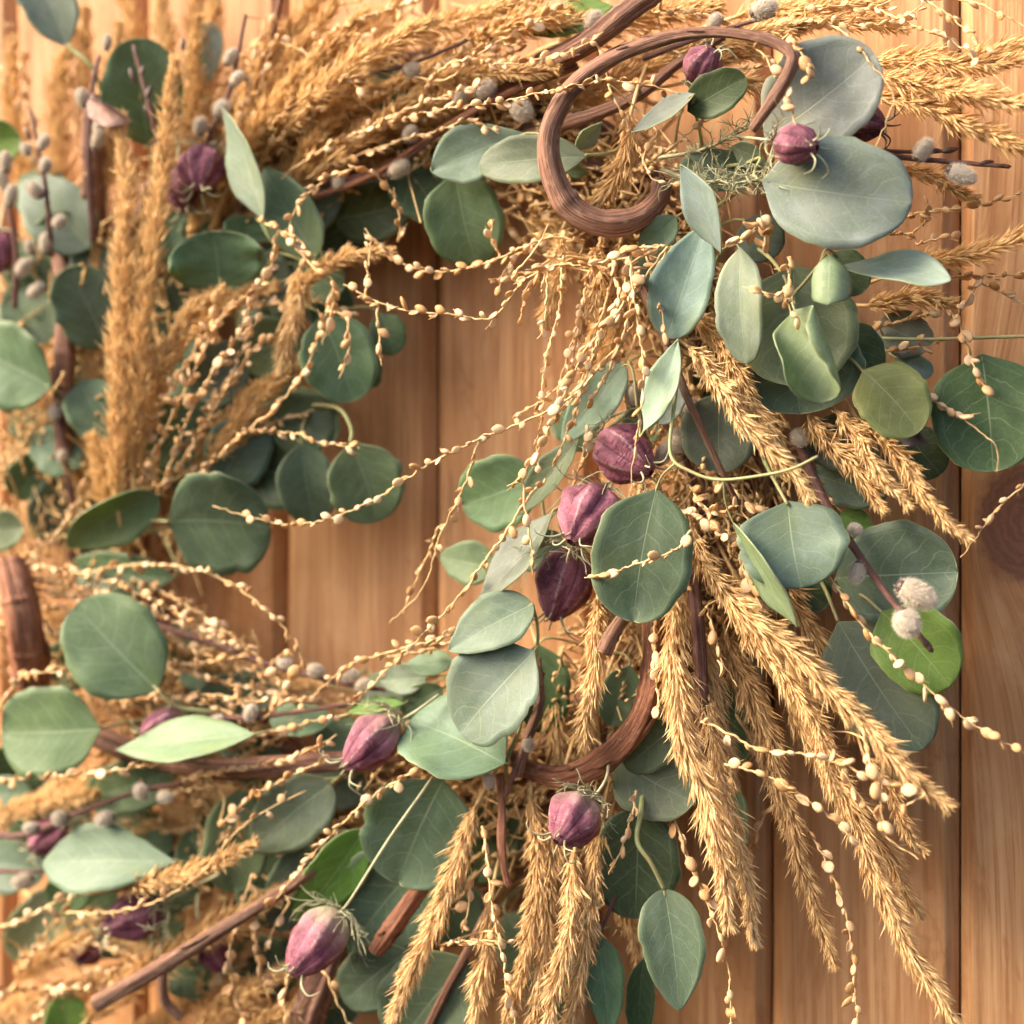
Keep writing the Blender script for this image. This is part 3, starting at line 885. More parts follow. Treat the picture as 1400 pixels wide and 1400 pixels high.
def willow(label, pts, catkins, h=0.09, r=4.5, buds=(), mat=None):
    """catkins: (x, y, diameter px[, direction degrees])"""
    pw = pts_of(pts, h)
    path = smooth_path(pw, 9 * len(pw))
    px = mpp(pts[0][0], pts[0][1], h)
    base = path[0]
    root = thing("willow_branch", label, "willow branch", tuple(base), "pussy willow branches")
    rg = np.random.default_rng(int(pts[0][0] * 3 + pts[0][1]))
    n = len(path)
    ph = rg.uniform(0, 6, 3)
    g = Geo()
    tube(g, path, np.linspace(r, r * 0.55, n) * px, 10, ridge=lambda a, s: 1 + 0.10 * np.sin(s * 420 + ph[0]) * np.sin(a + ph[1]) + 0.06 * np.sin(s * 900 + ph[2]))
    part("stem", g.mesh("stem", mat or MAT_WILLOW, base, uv=True), root)
    T, N, B = frames(path)
    for q in catkins:
        x, y, dm = q[0], q[1], q[2]
        hh = q[4] if len(q) > 4 and q[4] is not None else None
        # take the height of the nearest point of the branch
        pr = [np.linalg.norm(path[i] - P(x, y, -path[i][1])) for i in range(n)]
        k = int(np.argmin(pr))
        hh = hh if hh is not None else -path[k][1] + dm * px * 0.25
        C = P(x, y, hh); sz = dm * px / 2 * (0.76 if x > 1000 else 0.70)
        side = C - path[k]
        if len(q) > 3 and q[3] is not None:
            a = math.radians(q[3]); ax = CR * math.cos(a) + CU * math.sin(a) - CD * 0.25
        else:
            ax = unit(T[k] * 0.9 + unit(side) * 0.7)
        ax = unit(ax)
        v = int(rg.integers(0, 4))
        p0 = C - ax * sz
        nr = np.cross(ax, rg.normal(0, 1, 3))
        c = place(CATKINS[v], "catkin", root, base, p0, ax, nr, sz)
        place(SCALE, "bud_scale", root, base, p0 - ax * sz * 0.10, ax, nr, sz * 0.66)
    for (x, y, ln, a) in buds:
        pr = [np.linalg.norm(path[i] - P(x, y, -path[i][1])) for i in range(n)]
        k = int(np.argmin(pr)); C = P(x, y, -path[k][1])
        a = math.radians(a); ax = unit(CR * math.cos(a) + CU * math.sin(a))
        place(BUD, "bud", root, base, C - ax * ln * px * 0.5, ax, np.array([0, -1.0, 0.2]), ln * px / 2.2)
    return root

# ------------------------------------------------------------------ vines and twigs
def vine(name, label, cat, pts, r, h=0.07, mat=None, sides=26, ridge=0.13, group=None, knots=4, taper=None, strips=3, cut=True):
    pw = pts_of(pts, h)
    n = 16 * len(pw)
    path = smooth_path(pw, n)
    px = mpp(pts[len(pts) // 2][0], pts[len(pts) // 2][1], h)
    rg = np.random.default_rng(int(pts[0][0] * 3 + pts[0][1] + r))
    base = path[0]
    root = thing(name, label, cat, tuple(base), group)
    rad = np.interp(np.linspace(0, 1, n), np.linspace(0, 1, len(taper or (1, 1))), taper or (1.0, 1.0)) * r * px
    kn = rg.uniform(0.05, 0.95, knots)
    for q in kn: rad = rad * (1 + 0.10 * np.exp(-((np.linspace(0, 1, n) - q) / 0.012) ** 2))
    ph = rg.uniform(0, 6.28, 8)
    def rf(a, s):
        tw = a + s * 5
        return 1 + ridge * (0.55 * np.sin(tw * 5 + ph[0] + 0.8 * np.sin(s * 70)) + 0.4 * np.sin(tw * 9 + ph[1] + s * 40) + 0.3 * np.sin(tw * 2 + ph[2]) + 0.25 * np.sin(s * 160 + ph[3]) * np.sin(a * 3))
    g = Geo(); tube(g, path, rad, sides, ridge=rf)
    part("stem", g.mesh("stem", mat or MAT_VINE, base, uv=True), root)
    T, N, B = frames(path)
    for q in range(strips):          # loose strips of bark
        k0 = int(rg.uniform(0.05, 0.8) * n); k1 = min(n - 1, k0 + int(rg.uniform(6, 14)))
        a = rg.uniform(0, 6.28)
        V = []
        m = k1 - k0
        if m < 3: continue
        for i in range(m):
            k = k0 + i; f = i / (m - 1)
            d = N[k] * math.cos(a + 0.3 * f) + B[k] * math.sin(a + 0.3 * f)
            tn = -N[k] * math.sin(a) + B[k] * math.cos(a)
            w_ = rad[k] * 0.22 * math.sin(math.pi * (0.15 + 0.8 * f))
            lift = rad[k] * (1.10 + 0.25 * max(0, f - 0.6) * 2)
            V += [path[k] + d * lift - tn * w_, path[k] + d * lift + tn * w_, path[k] + d * (lift + rad[k] * 0.10)]
        Q = []
        for i in range(m - 1):
            b = i * 3
            Q += [(b, b + 3, b + 5, b + 2), (b + 2, b + 5, b + 4, b + 1), (b + 1, b + 4, b + 3, b)]
        g = Geo(); g.add(V, None, Q, uv=np.stack([np.tile([0, 0.2, 0.1], m), np.repeat(np.arange(m) * 0.004, 3)], 1))
        part("bark_strip", g.mesh("bark_strip", mat or MAT_VINE, base, uv=True), root)
    if cut:
        g = Geo()
        d = unit(path[-1] - path[-3])
        tube(g, np.array([path[-1] - d * rad[-1] * 0.1, path[-1] + d * rad[-1] * 0.12]), rad[-1] * 0.80, 14)
        part("cut_end", g.mesh("cut_end", MAT_CUT, base), root)
    return root
# ================================================================== what holds the wreath together
def ring_pt(a, k=1.0, h=0.03):
    return P(555 + 425 * k * math.cos(a), 620 - 480 * k * math.sin(a), h)
def build_ring():
    base = ring_pt(0)
    root = thing("vine_ring", "twisted brown vine ring hidden deep under the foliage of the wreath", "vine ring", tuple(base))
    rg = np.random.default_rng(5)
    for s in range(7):
        ph = rg.uniform(0, 6.28); n = 150
        a = np.linspace(0, 2 * math.pi, n)
        tw = a * 4 + ph
        pts = np.array([ring_pt(x, 1 + 0.11 * math.cos(t) + 0.02 * math.sin(x * 5 + ph), 0.030 + 0.016 * math.sin(t)) for x, t in zip(a, tw)])
        g = Geo()
        tube(g, pts, 0.0042 + 0.001 * rg.uniform(), 12, ridge=lambda A, S: 1 + 0.12 * np.sin(A * 5 + S * 12) + 0.05 * np.sin(S * 90))
        part("vine_strand", g.mesh("vine_strand", MAT_VINE, base, uv=True), root)
build_ring()
def build_filling():
    """the jumble of chaff, straw ends and husks packed between the stems"""
    rg = np.random.default_rng(11)
    gs, gg = Geo(), Geo()
    base = ring_pt(0)
    N_ = 3800
    for i in range(N_):
        a = rg.uniform(0, 2 * math.pi)
        k = 1 + rg.normal(0, 0.12)
        if math.cos(a) < -0.2 and math.sin(a) < 0.4: k = 1 + rg.normal(0.12, 0.17)
        if k < 0.70 or k > 1.5: continue
        h = rg.uniform(0.022, 0.060)
        p = ring_pt(a, k, h)
        q = ring_pt(a - rg.uniform(0.03, 0.13) * rg.choice([1, 1, 1, -1]), k + rg.normal(0.03, 0.06), h + rg.normal(0.006, 0.012))
        m = (p + q) / 2 + rg.normal(0, 0.004, 3)
        tube(gs, np.array([p, m, q]), rg.uniform(0.0004, 0.0009), 4, cap=False)
        if rg.uniform() < 0.55:
            for t in np.linspace(0.1, 1, 5):
                c = p + (q - p) * t + rg.normal(0, 0.0012, 3)
                d = unit(q - p + rg.normal(0, 0.006, 3)); sd = unit(np.cross(d, rg.normal(0, 1, 3))); up = np.cross(d, sd)
                ll, ww = 0.0036, 0.0019
                V = [c - d * ll, c + sd * ww, c + d * ll, c - sd * ww, c + up * ww * 0.6, c - up * ww * 0.6]
                gs.add(V, [(0, 1, 4), (1, 2, 4), (2, 3, 4), (3, 0, 4), (1, 0, 5), (2, 1, 5), (3, 2, 5), (0, 3, 5)])
    o = bpy.data.objects.new("chaff_filling", gs.mesh("chaff_filling", MAT_STRAW, base))
    COL.objects.link(o); o.location = base
    o["kind"] = "stuff"; o["label"] = "jumble of dry straw ends and chaff packed deep between the stems"
build_filling()

# ================================================================== vines and twigs
G_V = "curling brown vine stems"
G_T = "bare brown twigs"
vine("curled_vine", "thick brown vine bent into an open loop above the centre with a snapped tip", "vine",
     [(905, 250, .082), (898, 275, .088), (868, 300, .096), (825, 306, .104), (780, 285, .110), (755, 235, .115), (752, 180, .118), (780, 125, .120), (830, 84, .122), (900, 55, .122), (970, 44, .124), (1040, 52, .126), (1078, 70, .128), (1082, 90, .130), (1062, 128, .130), (1028, 178, .130)],
     14.2, mat=MAT_VINE, ridge=0.12, group=G_V, taper=[0.95, 1.0, 1.15, 1.2, 1.15, 1.05, 0.95, 0.85, 0.72, 0.6, 0.52, 0.48, 0.5, 0.55, 0.55, 0.42], strips=6, knots=7)
vine("curled_vine", "second brown vine passing through the loop behind the long seed strand", "vine",
     [(700, 195, .062), (770, 170, .07), (830, 150, .074), (880, 125, .076), (930, 85, .076), (990, 50, .07)], 10, mat=MAT_VINE, group=G_V, taper=[1, .9, .7, .5], strips=2)
vine("curled_vine", "dark vine slanting up to the top edge left of the loop", "vine",
     [(640, 140, .06), (740, 92, .075), (800, 60, .085), (850, 22, .09), (905, -20, .09)], 13, mat=MAT_VINE, group=G_V, taper=[.9, .9, 1, 1.15, 1.2])
vine("curled_vine", "peeling brown vine hoop under the hanging plumes right of centre bottom", "vine",
     [(700, 1035, .075), (730, 1055, .082), (775, 1062, .088), (825, 1040, .092), (865, 1000, .094), (888, 950, .094), (895, 890, .090), (890, 840, .08), (870, 800, .07)],
     15, mat=MAT_RED, group=G_V, taper=[.7, .9, 1, 1.1, 1.1, 1.05, 1, .95], ridge=0.16, strips=7, knots=4)
vine("curled_vine", "stout reddish vine stub standing upright at the left edge", "vine",
     [(14, 770, .10), (22, 800, .105), (32, 850, .105), (40, 900, .095), (44, 930, .08)], 25, mat=MAT_RED, group=G_V, taper=[.8, .95, 1, 1.05], strips=2, ridge=0.08)
vine("curled_vine", "long dark vine running along the lower left limb behind the oval pale leaf", "vine",
     [(60, 975, .07), (140, 1010, .082), (200, 1032, .086), (290, 1050, .086), (380, 1048, .084), (470, 1040, .075), (560, 1030, .06)], 13.5, mat=MAT_VINE, group=G_V, taper=[1, 1.1, 1, 1, 1, .8], strips=3)
vine("curled_vine", "upright brown vine behind the tall plumes of the left limb", "vine",
     [(90, 640, .06), (86, 560, .07), (88, 480, .074), (92, 400, .072), (80, 340, .06)], 14, mat=MAT_VINE, group=G_V, taper=[.8, 1, 1, .9])
vine("curled_vine", "broad dark vine stub rising behind the dry curled leaf at upper left", "vine",
     [(130, 330, .05), (128, 270, .062), (127, 210, .07), (126, 165, .074), (128, 130, .076)], 16, mat=MAT_VINE, group=G_V, taper=[1, 1, .9, .7], strips=2)
vine("twig", "straight cut twig slanting across the lower left in front of a plume", "twig",
     [(430, 1188, .100), (380, 1222, .106), (300, 1272, .114), (220, 1322, .120), (132, 1372, .124)], 9.5, mat=MAT_TWIG, group=G_T, taper=[.75, .85, 1, 1.1, 1.25], ridge=0.12, strips=3, knots=5)
vine("twig", "short dark twig hook below the straight cut twig at lower left", "twig",
     [(222, 1318, .10), (222, 1350, .10), (228, 1372, .098), (248, 1392, .095)], 6.5, mat=MAT_TWIG, group=G_T, strips=0, knots=2)
vine("twig", "red peeling twig end pointing down left of the hanging plumes at bottom", "twig",
     [(585, 1200, .088), (560, 1235, .095), (535, 1270, .10), (512, 1302, .104)], 11, mat=MAT_RED, group=G_T, taper=[.9, 1, 1.1, .9], ridge=0.18, strips=4)
vine("twig", "thin dark red twig behind the bottom plumes crossing a green leaf", "twig",
     [(670, 1240, .078), (645, 1290, .085), (615, 1345, .09), (585, 1405, .09)], 6, mat=MAT_VINE, group=G_T, strips=1)
vine("twig", "thin reddish twig running down beside the upper pair of plumes", "twig",
     [(852, 345, .088), (880, 400, .094), (915, 480, .104), (945, 555, .108), (985, 640, .104), (1010, 690, .095)], 6.2, mat=MAT_TWIG, group=G_T, taper=[1.1, 1, .9, .7, .5], strips=1, knots=6)
vine("twig", "splintered cut twig end poking out under the big central leaf", "twig",
     [(880, 800, .088), (858, 835, .10), (840, 862, .108), (825, 892, .112)], 9, mat=MAT_TWIG, group=G_T, ridge=0.2, taper=[.8, .9, 1, 1.15], strips=3)
vine("twig", "thin dark twig hanging down left of the hooped vine", "twig",
     [(735, 900, .08), (738, 960, .088), (722, 1010, .094), (706, 1060, .096)], 7, mat=MAT_TWIG, group=G_T, taper=[.7, .8, 1, 1.2], strips=1)
vine("twig", "orange brown twig tip with dark node dropping left of the bottom plumes", "twig",
     [(684, 1060, .09), (686, 1110, .10), (686, 1160, .106), (692, 1200, .108), (697, 1212, .108)], 6.5, mat=MAT_RED, group=G_T, taper=[1, .7, 1, .8, .6], strips=1, knots=3)
vine("twig", "dark purple stalk between the two large hanging plumes", "twig",
     [(945, 780, .07), (955, 860, .082), (960, 950, .086), (962, 1030, .08)], 8.5, mat=MAT_WILLOW, group=G_T, strips=1)
vine("twig", "broad dark bark piece under the pod at the lower left", "twig",
     [(460, 1290, .06), (445, 1330, .07), (425, 1375, .075), (415, 1415, .07)], 20, mat=MAT_VINE, group=G_T, ridge=0.25, strips=3)
vine("twig", "dark slanting stem crossing the plumes at the top left", "twig",
     [(300, 290, .05), (330, 190, .065), (362, 90, .07), (385, -10, .07)], 5.5, mat=MAT_RED, group=G_T, strips=0)
vine("twig", "thin reddish stem behind the seed strands left of the loop at top", "twig",
     [(430, 270, .07), (520, 235, .078), (600, 180, .08), (690, 130, .08), (790, 90, .07)], 5.0, mat=MAT_RED, group=G_T, strips=0)
vine("twig", "thin grey green stalk running level to the right edge above the dark leaf", "twig",
     [(1190, 462, .05), (1260, 464, .055), (1330, 462, .058), (1420, 459, .058)], 2.6, mat=MAT_STEM, group=G_T, strips=0, knots=2, sides=8, ridge=0.03, cut=False)

# ================================================================== eucalyptus
E = eucalyptus
E("eucalyptus sprig with the large round leaf below the purple pods at the centre", [
    L(897, 668, 866, 850, 138, 'm', .116, .006, b=.05, cu=.35, s='r'),
    L(1002, 714, 1088, 858, 30, 'y', .112, .0, r=66, b=.0, cu=.3, s='e', tw=-25)],
  [(1118, 624, .126), (1085, 640, .127), (1048, 649, .126), (985, 656, .124), (945, 645, .123), (917, 622, .121), (921, 560, .112), (930, 490, .09)], r=0.85)
E("eucalyptus sprig with the wide pale leaf right of the big central leaf", [
    L(1077, 685, 1096, 803, 152, 'g', .094, .010, b=.04, cu=.3, s='r')], [(1077, 690, .096), (1055, 650, .085), (1040, 620, .06)])
E("sprig of two big pale grey leaves beside the pink pod at upper right", [
    L(1046, 190, 1196, 74, 142, 'p', .108, .002, r=-16, b=.03, cu=.3, s='r'),
    L(1042, 248, 1246, 276, 152, 'p', .116, -.006, r=-8, b=.03, cu=.35, s='r')], [(1040, 215, .10), (1010, 225, .085), (960, 230, .06)])
E("eucalyptus sprig with three standing pale leaves under the vine loop", [
    L(986, 346, 932, 224, 46, 'p', .110, .006, r=-42, b=.06, cu=.4, s='e', tw=30),
    L(912, 462, 965, 306, 84, 'p', .104, .004, r=-16, b=.06, cu=.4, s='o'),
    L(1012, 338, 1020, 497, 64, 'p', .112, -.004, r=20, b=.05, cu=.4, s='r')], [(985, 346, .105), (965, 385, .085), (950, 430, .06)])
E("eucalyptus sprig with a big green disc leaf and a curled young leaf at right", [
    L(1085, 362, 1100, 528, 166, 'm', .088, .0, b=.03, cu=.25, s='r'),
    L(1086, 424, 1146, 542, 58, 'y', .112, .004, r=28, b=.08, cu=2.3, s='r', tw=30),
    L(1134, 349, 1132, 416, 54, 'y', .114, .008, r=10, b=.06, cu=-1.5, s='v'),
    L(1146, 364, 1300, 382, 44, 'p', .098, .012, r=-48, b=-.10, cu=.55, s='v', tw=12),
    L(1140, 345, 1180, 400, 60, 'd', .080, 0, s='r')], [(1120, 362, .10), (1085, 400, .095), (1072, 378, .09), (1050, 350, .07), (1020, 330, .05)])
E("eucalyptus sprig with a broad blue green leaf under the green disc leaf at right", [
    L(1090, 440, 1094, 567, 178, 't', .074, .004, b=.02, cu=.45, s='r'),
    L(1160, 440, 1196, 518, 62, 'd', .070, .0, s='r', b=.05)], [(1085, 445, .07), (1060, 430, .055), (1030, 420, .04)])
E("eucalyptus sprig with the olive tinted leaf near the right edge", [
    L(1180, 506, 1258, 590, 98, 'o', .088, .006, b=.04, cu=.3, s='r')], [(1180, 508, .086), (1160, 488, .078), (1130, 470, .06)])
E("eucalyptus sprig with the large dark leaf cut by the right edge", [
    L(1342, 484, 1358, 645, 158, 'd', .066, .004, b=.03, cu=.3, s='r'),
    L(1236, 590, 1286, 648, 70, 'd', .058, .0, s='r')], [(1342, 486, .062), (1338, 530, .05), (1310, 580, .042), (1250, 590, .03)])
E("eucalyptus sprig with a shaded grey leaf behind the upper pair of plumes", [
    L(985, 535, 985, 646, 104, 'g', .075, .0, s='r')], None)
E("eucalyptus sprig of two blue green leaves behind the three plume tips at right", [
    L(1095, 600, 1228, 610, 80, 't', .060, .0, s='r'),
    L(1105, 645, 1212, 676, 62, 't', .056, .0, s='r', b=.06),
    L(1150, 700, 1190, 730, 40, 'b', .050, .0, s='r')], None)
E("eucalyptus sprig with the large teal leaf behind the silver catkins at right", [
    L(1142, 790, 1311, 782, 145, 't', .062, .004, b=.03, cu=.25, s='r'),
    L(1205, 836, 1298, 938, 114, 'b', .076, .002, b=.04, cu=.3, s='r')], [(1202, 834, .074), (1180, 815, .066), (1140, 800, .05), (1110, 780, .035)])
E("eucalyptus sprig with a long grey leaf reaching below the bright green leaf at right", [
    L(1146, 850, 1262, 1024, 132, 'g', .066, .0, b=.04, cu=.35, s='r')], [(1146, 850, .066), (1130, 810, .06), (1115, 780, .045)])
E("eucalyptus sprig with a curled pale leaf left of the middle pods", [
    L(756, 700, 656, 820, 50, 'g', .098, .010, r=48, b=.03, cu=.5, s='e', tw=-30),
    L(700, 770, 768, 735, 54, 't', .078, .0, s='r')], [(757, 698, .095), (775, 690, .08), (800, 680, .06)])
E("eucalyptus sprig with a round dark leaf left of the pods over bare wood", [
    L(736, 650, 634, 690, 104, 'm', .068, -.008, s='r', b=.04),
    L(676, 775, 602, 760, 62, 'm', .062, -.006, s='o', b=.05)], [(737, 650, .068), (745, 710, .064), (760, 760, .05)])
E("eucalyptus sprig with a long dark leaf lying above the round dark leaf", [
    L(792, 598, 706, 706, 44, 'd', .080, .0, s='e', r=30, cu=.6)], None)
E("eucalyptus sprig with a wrinkled pale leaf beside the hanging seed strands", [
    L(853, 498, 768, 604, 60, 'p', .086, .0, r=15, s='o', b=.05, wv=.07),
    L(880, 590, 928, 463, 46, 'w', .112, .006, r=-35, s='e', tw=45, wv=.08, cu=.5),
    L(930, 520, 900, 578, 42, 'p', .092, .0, s='r')], [(872, 560, .09), (880, 590, .085), (890, 610, .07)])
E("pair of pale leaves on a eucalyptus sprig left of the vine loop", [
    L(716, 182, 590, 234, 78, 'p', .090, .004, s='v', b=.05, r=8),
    L(801, 214, 655, 226, 64, 'g', .098, .0, s='r', b=.05, r=14, cu=.4)], [(800, 212, .095), (830, 210, .08), (860, 200, .05)])
E("eucalyptus sprig with the hanging green leaf below the pale pair left of loop", [
    L(622, 236, 652, 362, 108, 'm', .082, -.01, s='r', b=.04)], [(622, 234, .078), (640, 215, .065), (660, 195, .05)])
E("eucalyptus sprig of small pale leaves seen through the vine loop", [
    L(786, 205, 822, 166, 26, 'p', .086, .0, s='e', r=35),
    L(770, 228, 804, 238, 22, 'y', .082, .0, s='e', r=40)], None)
E("folded eucalyptus leaf half pale half green right of the loop's top", [
    L(950, 128, 864, 182, 30, 'p', .112, -.004, r=50, s='e', cu=.5, b=-.06),
    L(940, 152, 1020, 106, 60, 'd', .104, .004, r=-10, s='r', cu=.5, b=.05)], [(946, 142, .105), (955, 170, .09), (960, 200, .07)])
E("eucalyptus sprig with a shaded leaf under the feathery green tangle", [
    L(1040, 235, 930, 225, 56, 't', .076, .0, s='r'),
    L(1000, 200, 1052, 228, 34, 'g', .092, .0, s='e', r=30)], None)
E("eucalyptus sprig with a small grey leaf just below the vine loop", [
    L(925, 296, 878, 344, 44, 'g', .088, .0, s='r')], None)
E("eucalyptus sprig with a bright green leaf at the top edge behind the seeds", [
    L(838, 8, 728, 50, 44, 'b', .070, .0, r=30, s='e')], None)
E("eucalyptus sprig of two dim leaves behind the seed tips left of the hanging leaf", [
    L(545, 215, 605, 300, 84, 'd', .054, .0, s='r'),
    L(455, 300, 562, 275, 84, 'd', .050, .0, s='r'),
    L(545, 90, 520, 150, 50, 'm', .055, .0, s='r')], None)
E("eucalyptus sprig with a blurred round green leaf at the top left", [
    L(204, 202, 190, 52, 110, 'm', .062, .02, s='r', b=.04)], [(204, 200, .07), (212, 240, .06), (215, 280, .045)])
E("eucalyptus sprig with a grey leaf hanging in from the top left corner", [
    L(92, 64, 30, -70, 78, 'g', .080, .0, s='r')], [(92, 62, .08), (126, 92, .076), (140, 130, .06)], r=1.3)
E("eucalyptus sprig with a very pale leaf behind the plumes at the top left", [
    L(262, 122, 290, 30, 48, 'w', .06, .0, s='r'), L(258, 165, 276, 118, 34, 'b', .055, .0, s='r')], None)
E("eucalyptus sprig with the bright yellow green leaf at the left edge", [
    L(-38, 205, 29, 188, 66, 'b', .07, .0, s='r')], None)
E("eucalyptus sprig with one upright edge on leaf beside the upper left pods", [
    L(360, 300, 306, 146, 42, 'p', .098, .0, r=-55, s='e', cu=.6, tw=-25),
    L(432, 350, 360, 228, 76, 'm', .082, .0, s='o', r=-12),
    L(380, 330, 462, 262, 64, 't', .060, .0, s='r')], [(380, 345, .08), (360, 370, .065), (340, 400, .045)])
E("eucalyptus sprig with a wavy edged dark leaf below the upper left pods", [
    L(300, 398, 290, 316, 128, 'm', .078, .010, s='r', cu=.8, wv=.12),
    L(335, 335, 340, 296, 66, 'm', .068, .0, s='r', cu=.6, wv=.1),
    L(270, 330, 268, 298, 50, 't', .06, .0, s='r')], None)
E("eucalyptus sprig of two teal leaves left of the tall upright plumes", [
    L(145, 478, 92, 366, 96, 't', .066, .02, s='r', b=.05),
    L(160, 400, 108, 330, 66, 't', .062, .0, s='r')], None)
E("eucalyptus sprig with a large shining leaf behind the catkins at the left", [
    L(122, 338, 28, 248, 96, 'g', .070, .0, s='o', b=.06)], None)
E("eucalyptus sprig with a broad green leaf cut by the left edge", [
    L(70, 529, -32, 478, 114, 'm', .088, .0, r=-20, s='r', b=.04)], [(70, 529, .086), (92, 545, .075), (110, 560, .06)])
E("eucalyptus sprig with a drooping round leaf over the hole's upper left rim", [
    L(440, 430, 484, 548, 104, 'm', .084, -.012, s='r', b=.03),
    L(520, 428, 540, 484, 50, 'd', .062, .0, s='r'), L(500, 480, 512, 530, 32, 'd', .058, .0, s='r')], [(440, 430, .082), (415, 415, .07), (390, 410, .05)])
E("eucalyptus sprig with a round leaf on a thin stalk inside the hole's left rim", [
    L(479, 606, 516, 713, 104, 'm', .074, -.014, s='r', b=.03),
    L(412, 606, 430, 715, 80, 't', .068, -.014, s='r')], [(479, 606, .074), (480, 585, .072), (462, 558, .068), (420, 555, .06), (390, 565, .045)], r=1.2)
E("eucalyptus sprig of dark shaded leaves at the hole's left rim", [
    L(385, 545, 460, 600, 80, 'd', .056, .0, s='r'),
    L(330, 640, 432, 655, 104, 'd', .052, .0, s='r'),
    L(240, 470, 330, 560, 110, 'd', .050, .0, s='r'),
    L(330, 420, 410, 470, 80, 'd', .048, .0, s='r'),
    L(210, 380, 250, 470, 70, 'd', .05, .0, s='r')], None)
E("eucalyptus sprig with the large grey green leaf facing out at left centre", [
    L(230, 713, 368, 722, 146, 't', .082, -.012, r=24, s='r', b=.04, cu=.25)], [(230, 713, .088), (205, 713, .08), (170, 730, .06)])
E("eucalyptus sprig with a cupped green edged leaf left of the large grey green leaf", [
    L(214, 676, 92, 748, 66, 'm', .084, .0, s='o', r=-28, cu=.8),
    L(238, 790, 100, 775, 60, 'd', .064, .0, s='r'),
    L(-30, 730, 34, 720, 58, 'm', .07, .0, s='r')], None)
E("eucalyptus sprig of small teal leaves between the vine and plumes at the left", [
    L(60, 620, 20, 680, 60, 'd', .058, .0, s='r'), L(150, 530, 140, 600, 50, 'd', .06, .0, s='r'),
    L(60, 400, 10, 430, 60, 't', .05, .0, s='r')], None)
E("eucalyptus sprig with the smooth green leaf above the round leaf at far left", [
    L(216, 944, 104, 828, 134, 'm', .106, .01, s='r', b=.04, cu=.25)], [(216, 944, .11), (240, 966, .104), (272, 972, .094), (310, 975, .08)], r=1.4)
E("eucalyptus sprig with the round two toned leaf at the far left", [
    L(137, 997, 4, 1001, 127, 'm', .114, .0, s='r', b=.05, cu=.4)], [(137, 997, .112), (165, 990, .1), (200, 985, .08)])
E("eucalyptus sprig with the oval pale leaf lying flat below the left pod", [
    L(348, 1004, 159, 1026, 58, 'y', .114, .0, s='e', r=40, b=.04, cu=.3)], [(348, 1004, .112), (375, 998, .1), (410, 990, .08)])
E("eucalyptus sprig with the broad tapering leaf near the lower left edge", [
    L(240, 1178, 58, 1180, 96, 'g', .104, .0, s='v', r=18, b=.06, cu=.4),
    L(120, 1200, 70, 1240, 60, 'm', .08, .0, s='r')], [(240, 1178, .1), (270, 1180, .085), (300, 1175, .06)])
E("eucalyptus sprig of dim leaves behind the willow twig at lower left", [
    L(246, 1050, 120, 1090, 76, 'm', .070, .0, s='r'),
    L(-30, 1090, 42, 1085, 50, 't', .06, .0, s='r'),
    L(-40, 1180, 58, 1192, 80, 't', .066, .0, s='r')], None)
E("eucalyptus sprig with two blue grey leaves below the lower left vine", [
    L(452, 1072, 344, 1166, 96, 'g', .094, .0, s='o', b=.05, cu=.5),
    L(330, 1078, 318, 1218, 92, 'm', .076, .0, s='r')], [(452, 1072, .09), (470, 1060, .075), (500, 1050, .05)])
E("eucalyptus sprig with a pale blurred leaf at the lower left edge", [
    L(90, 1212, 20, 1316, 76, 'y', .060, .0, s='r'), L(150, 1262, 80, 1280, 40, 't', .056, .0, s='r'),
    L(230, 1330, 290, 1345, 60, 'd', .06, .0, s='r')], None)
E("eucalyptus sprig with a bright green leaf at the bottom left edge", [
    L(100, 1440, 86, 1360, 64, 'b', .07, .0, s='r')], None)
E("eucalyptus sprig with bright and dark leaves left of the stalked pod at bottom", [
    L(497, 1136, 402, 1260, 74, 'b', .092, .0, s='o', b=.05, r=-15),
    L(420, 1150, 380, 1272, 60, 't', .076, .0, s='r')], [(497, 1136, .09), (520, 1120, .075), (540, 1110, .05)])
E("eucalyptus sprig with the veined teal leaf crossed by a pod stalk at bottom centre", [
    L(606, 1066, 545, 1204, 160, 't', .094, .0, s='r', b=.04, cu=.3),
    L(590, 1165, 478, 1300, 150, 't', .078, .0, s='r', b=.03)], [(606, 1066, .09), (625, 1050, .075), (640, 1035, .05)])
E("eucalyptus sprig of two large pale discs at the hole's lower right rim", [
    L(690, 1044, 560, 984, 134, 'g', .106, -.012, r=22, s='r', b=.05, cu=.4),
    L(730, 890, 630, 1002, 124, 'g', .116, .004, r=24, s='r', b=.05, cu=.4),
    L(728, 826, 614, 890, 76, 'g', .108, .014, s='o', b=.05, r=25)], [(728, 826, .108), (735, 860, .1), (732, 895, .1), (712, 990, .092), (692, 1046, .09), (700, 1080, .06)])
E("eucalyptus sprig of small pale leaves at the bottom rim of the hole", [
    L(618, 905, 556, 908, 34, 'g', .084, .0, s='o', r=30), L(585, 925, 522, 930, 44, 'p', .076, .0, s='r'),
    L(606, 940, 552, 975, 46, 'm', .074, .0, s='r'), L(500, 960, 528, 940, 40, 't', .05, .0, s='r')], None)
E("eucalyptus sprig with narrow green leaves under the row of catkins", [
    L(455, 985, 370, 982, 46, 'm', .080, .0, s='r', r=20), L(552, 962, 472, 972, 22, 'b', .086, .0, s='e', r=50), L(395, 935, 300, 950, 60, 't', .058, .0, s='r')], None)
E("eucalyptus sprig with large low leaves at the bottom edge left of centre", [
    L(560, 1300, 470, 1372, 86, 't', .080, .0, s='r'), L(640, 1310, 545, 1430, 140, 'm', .086, .0, s='r', b=.03)], None)
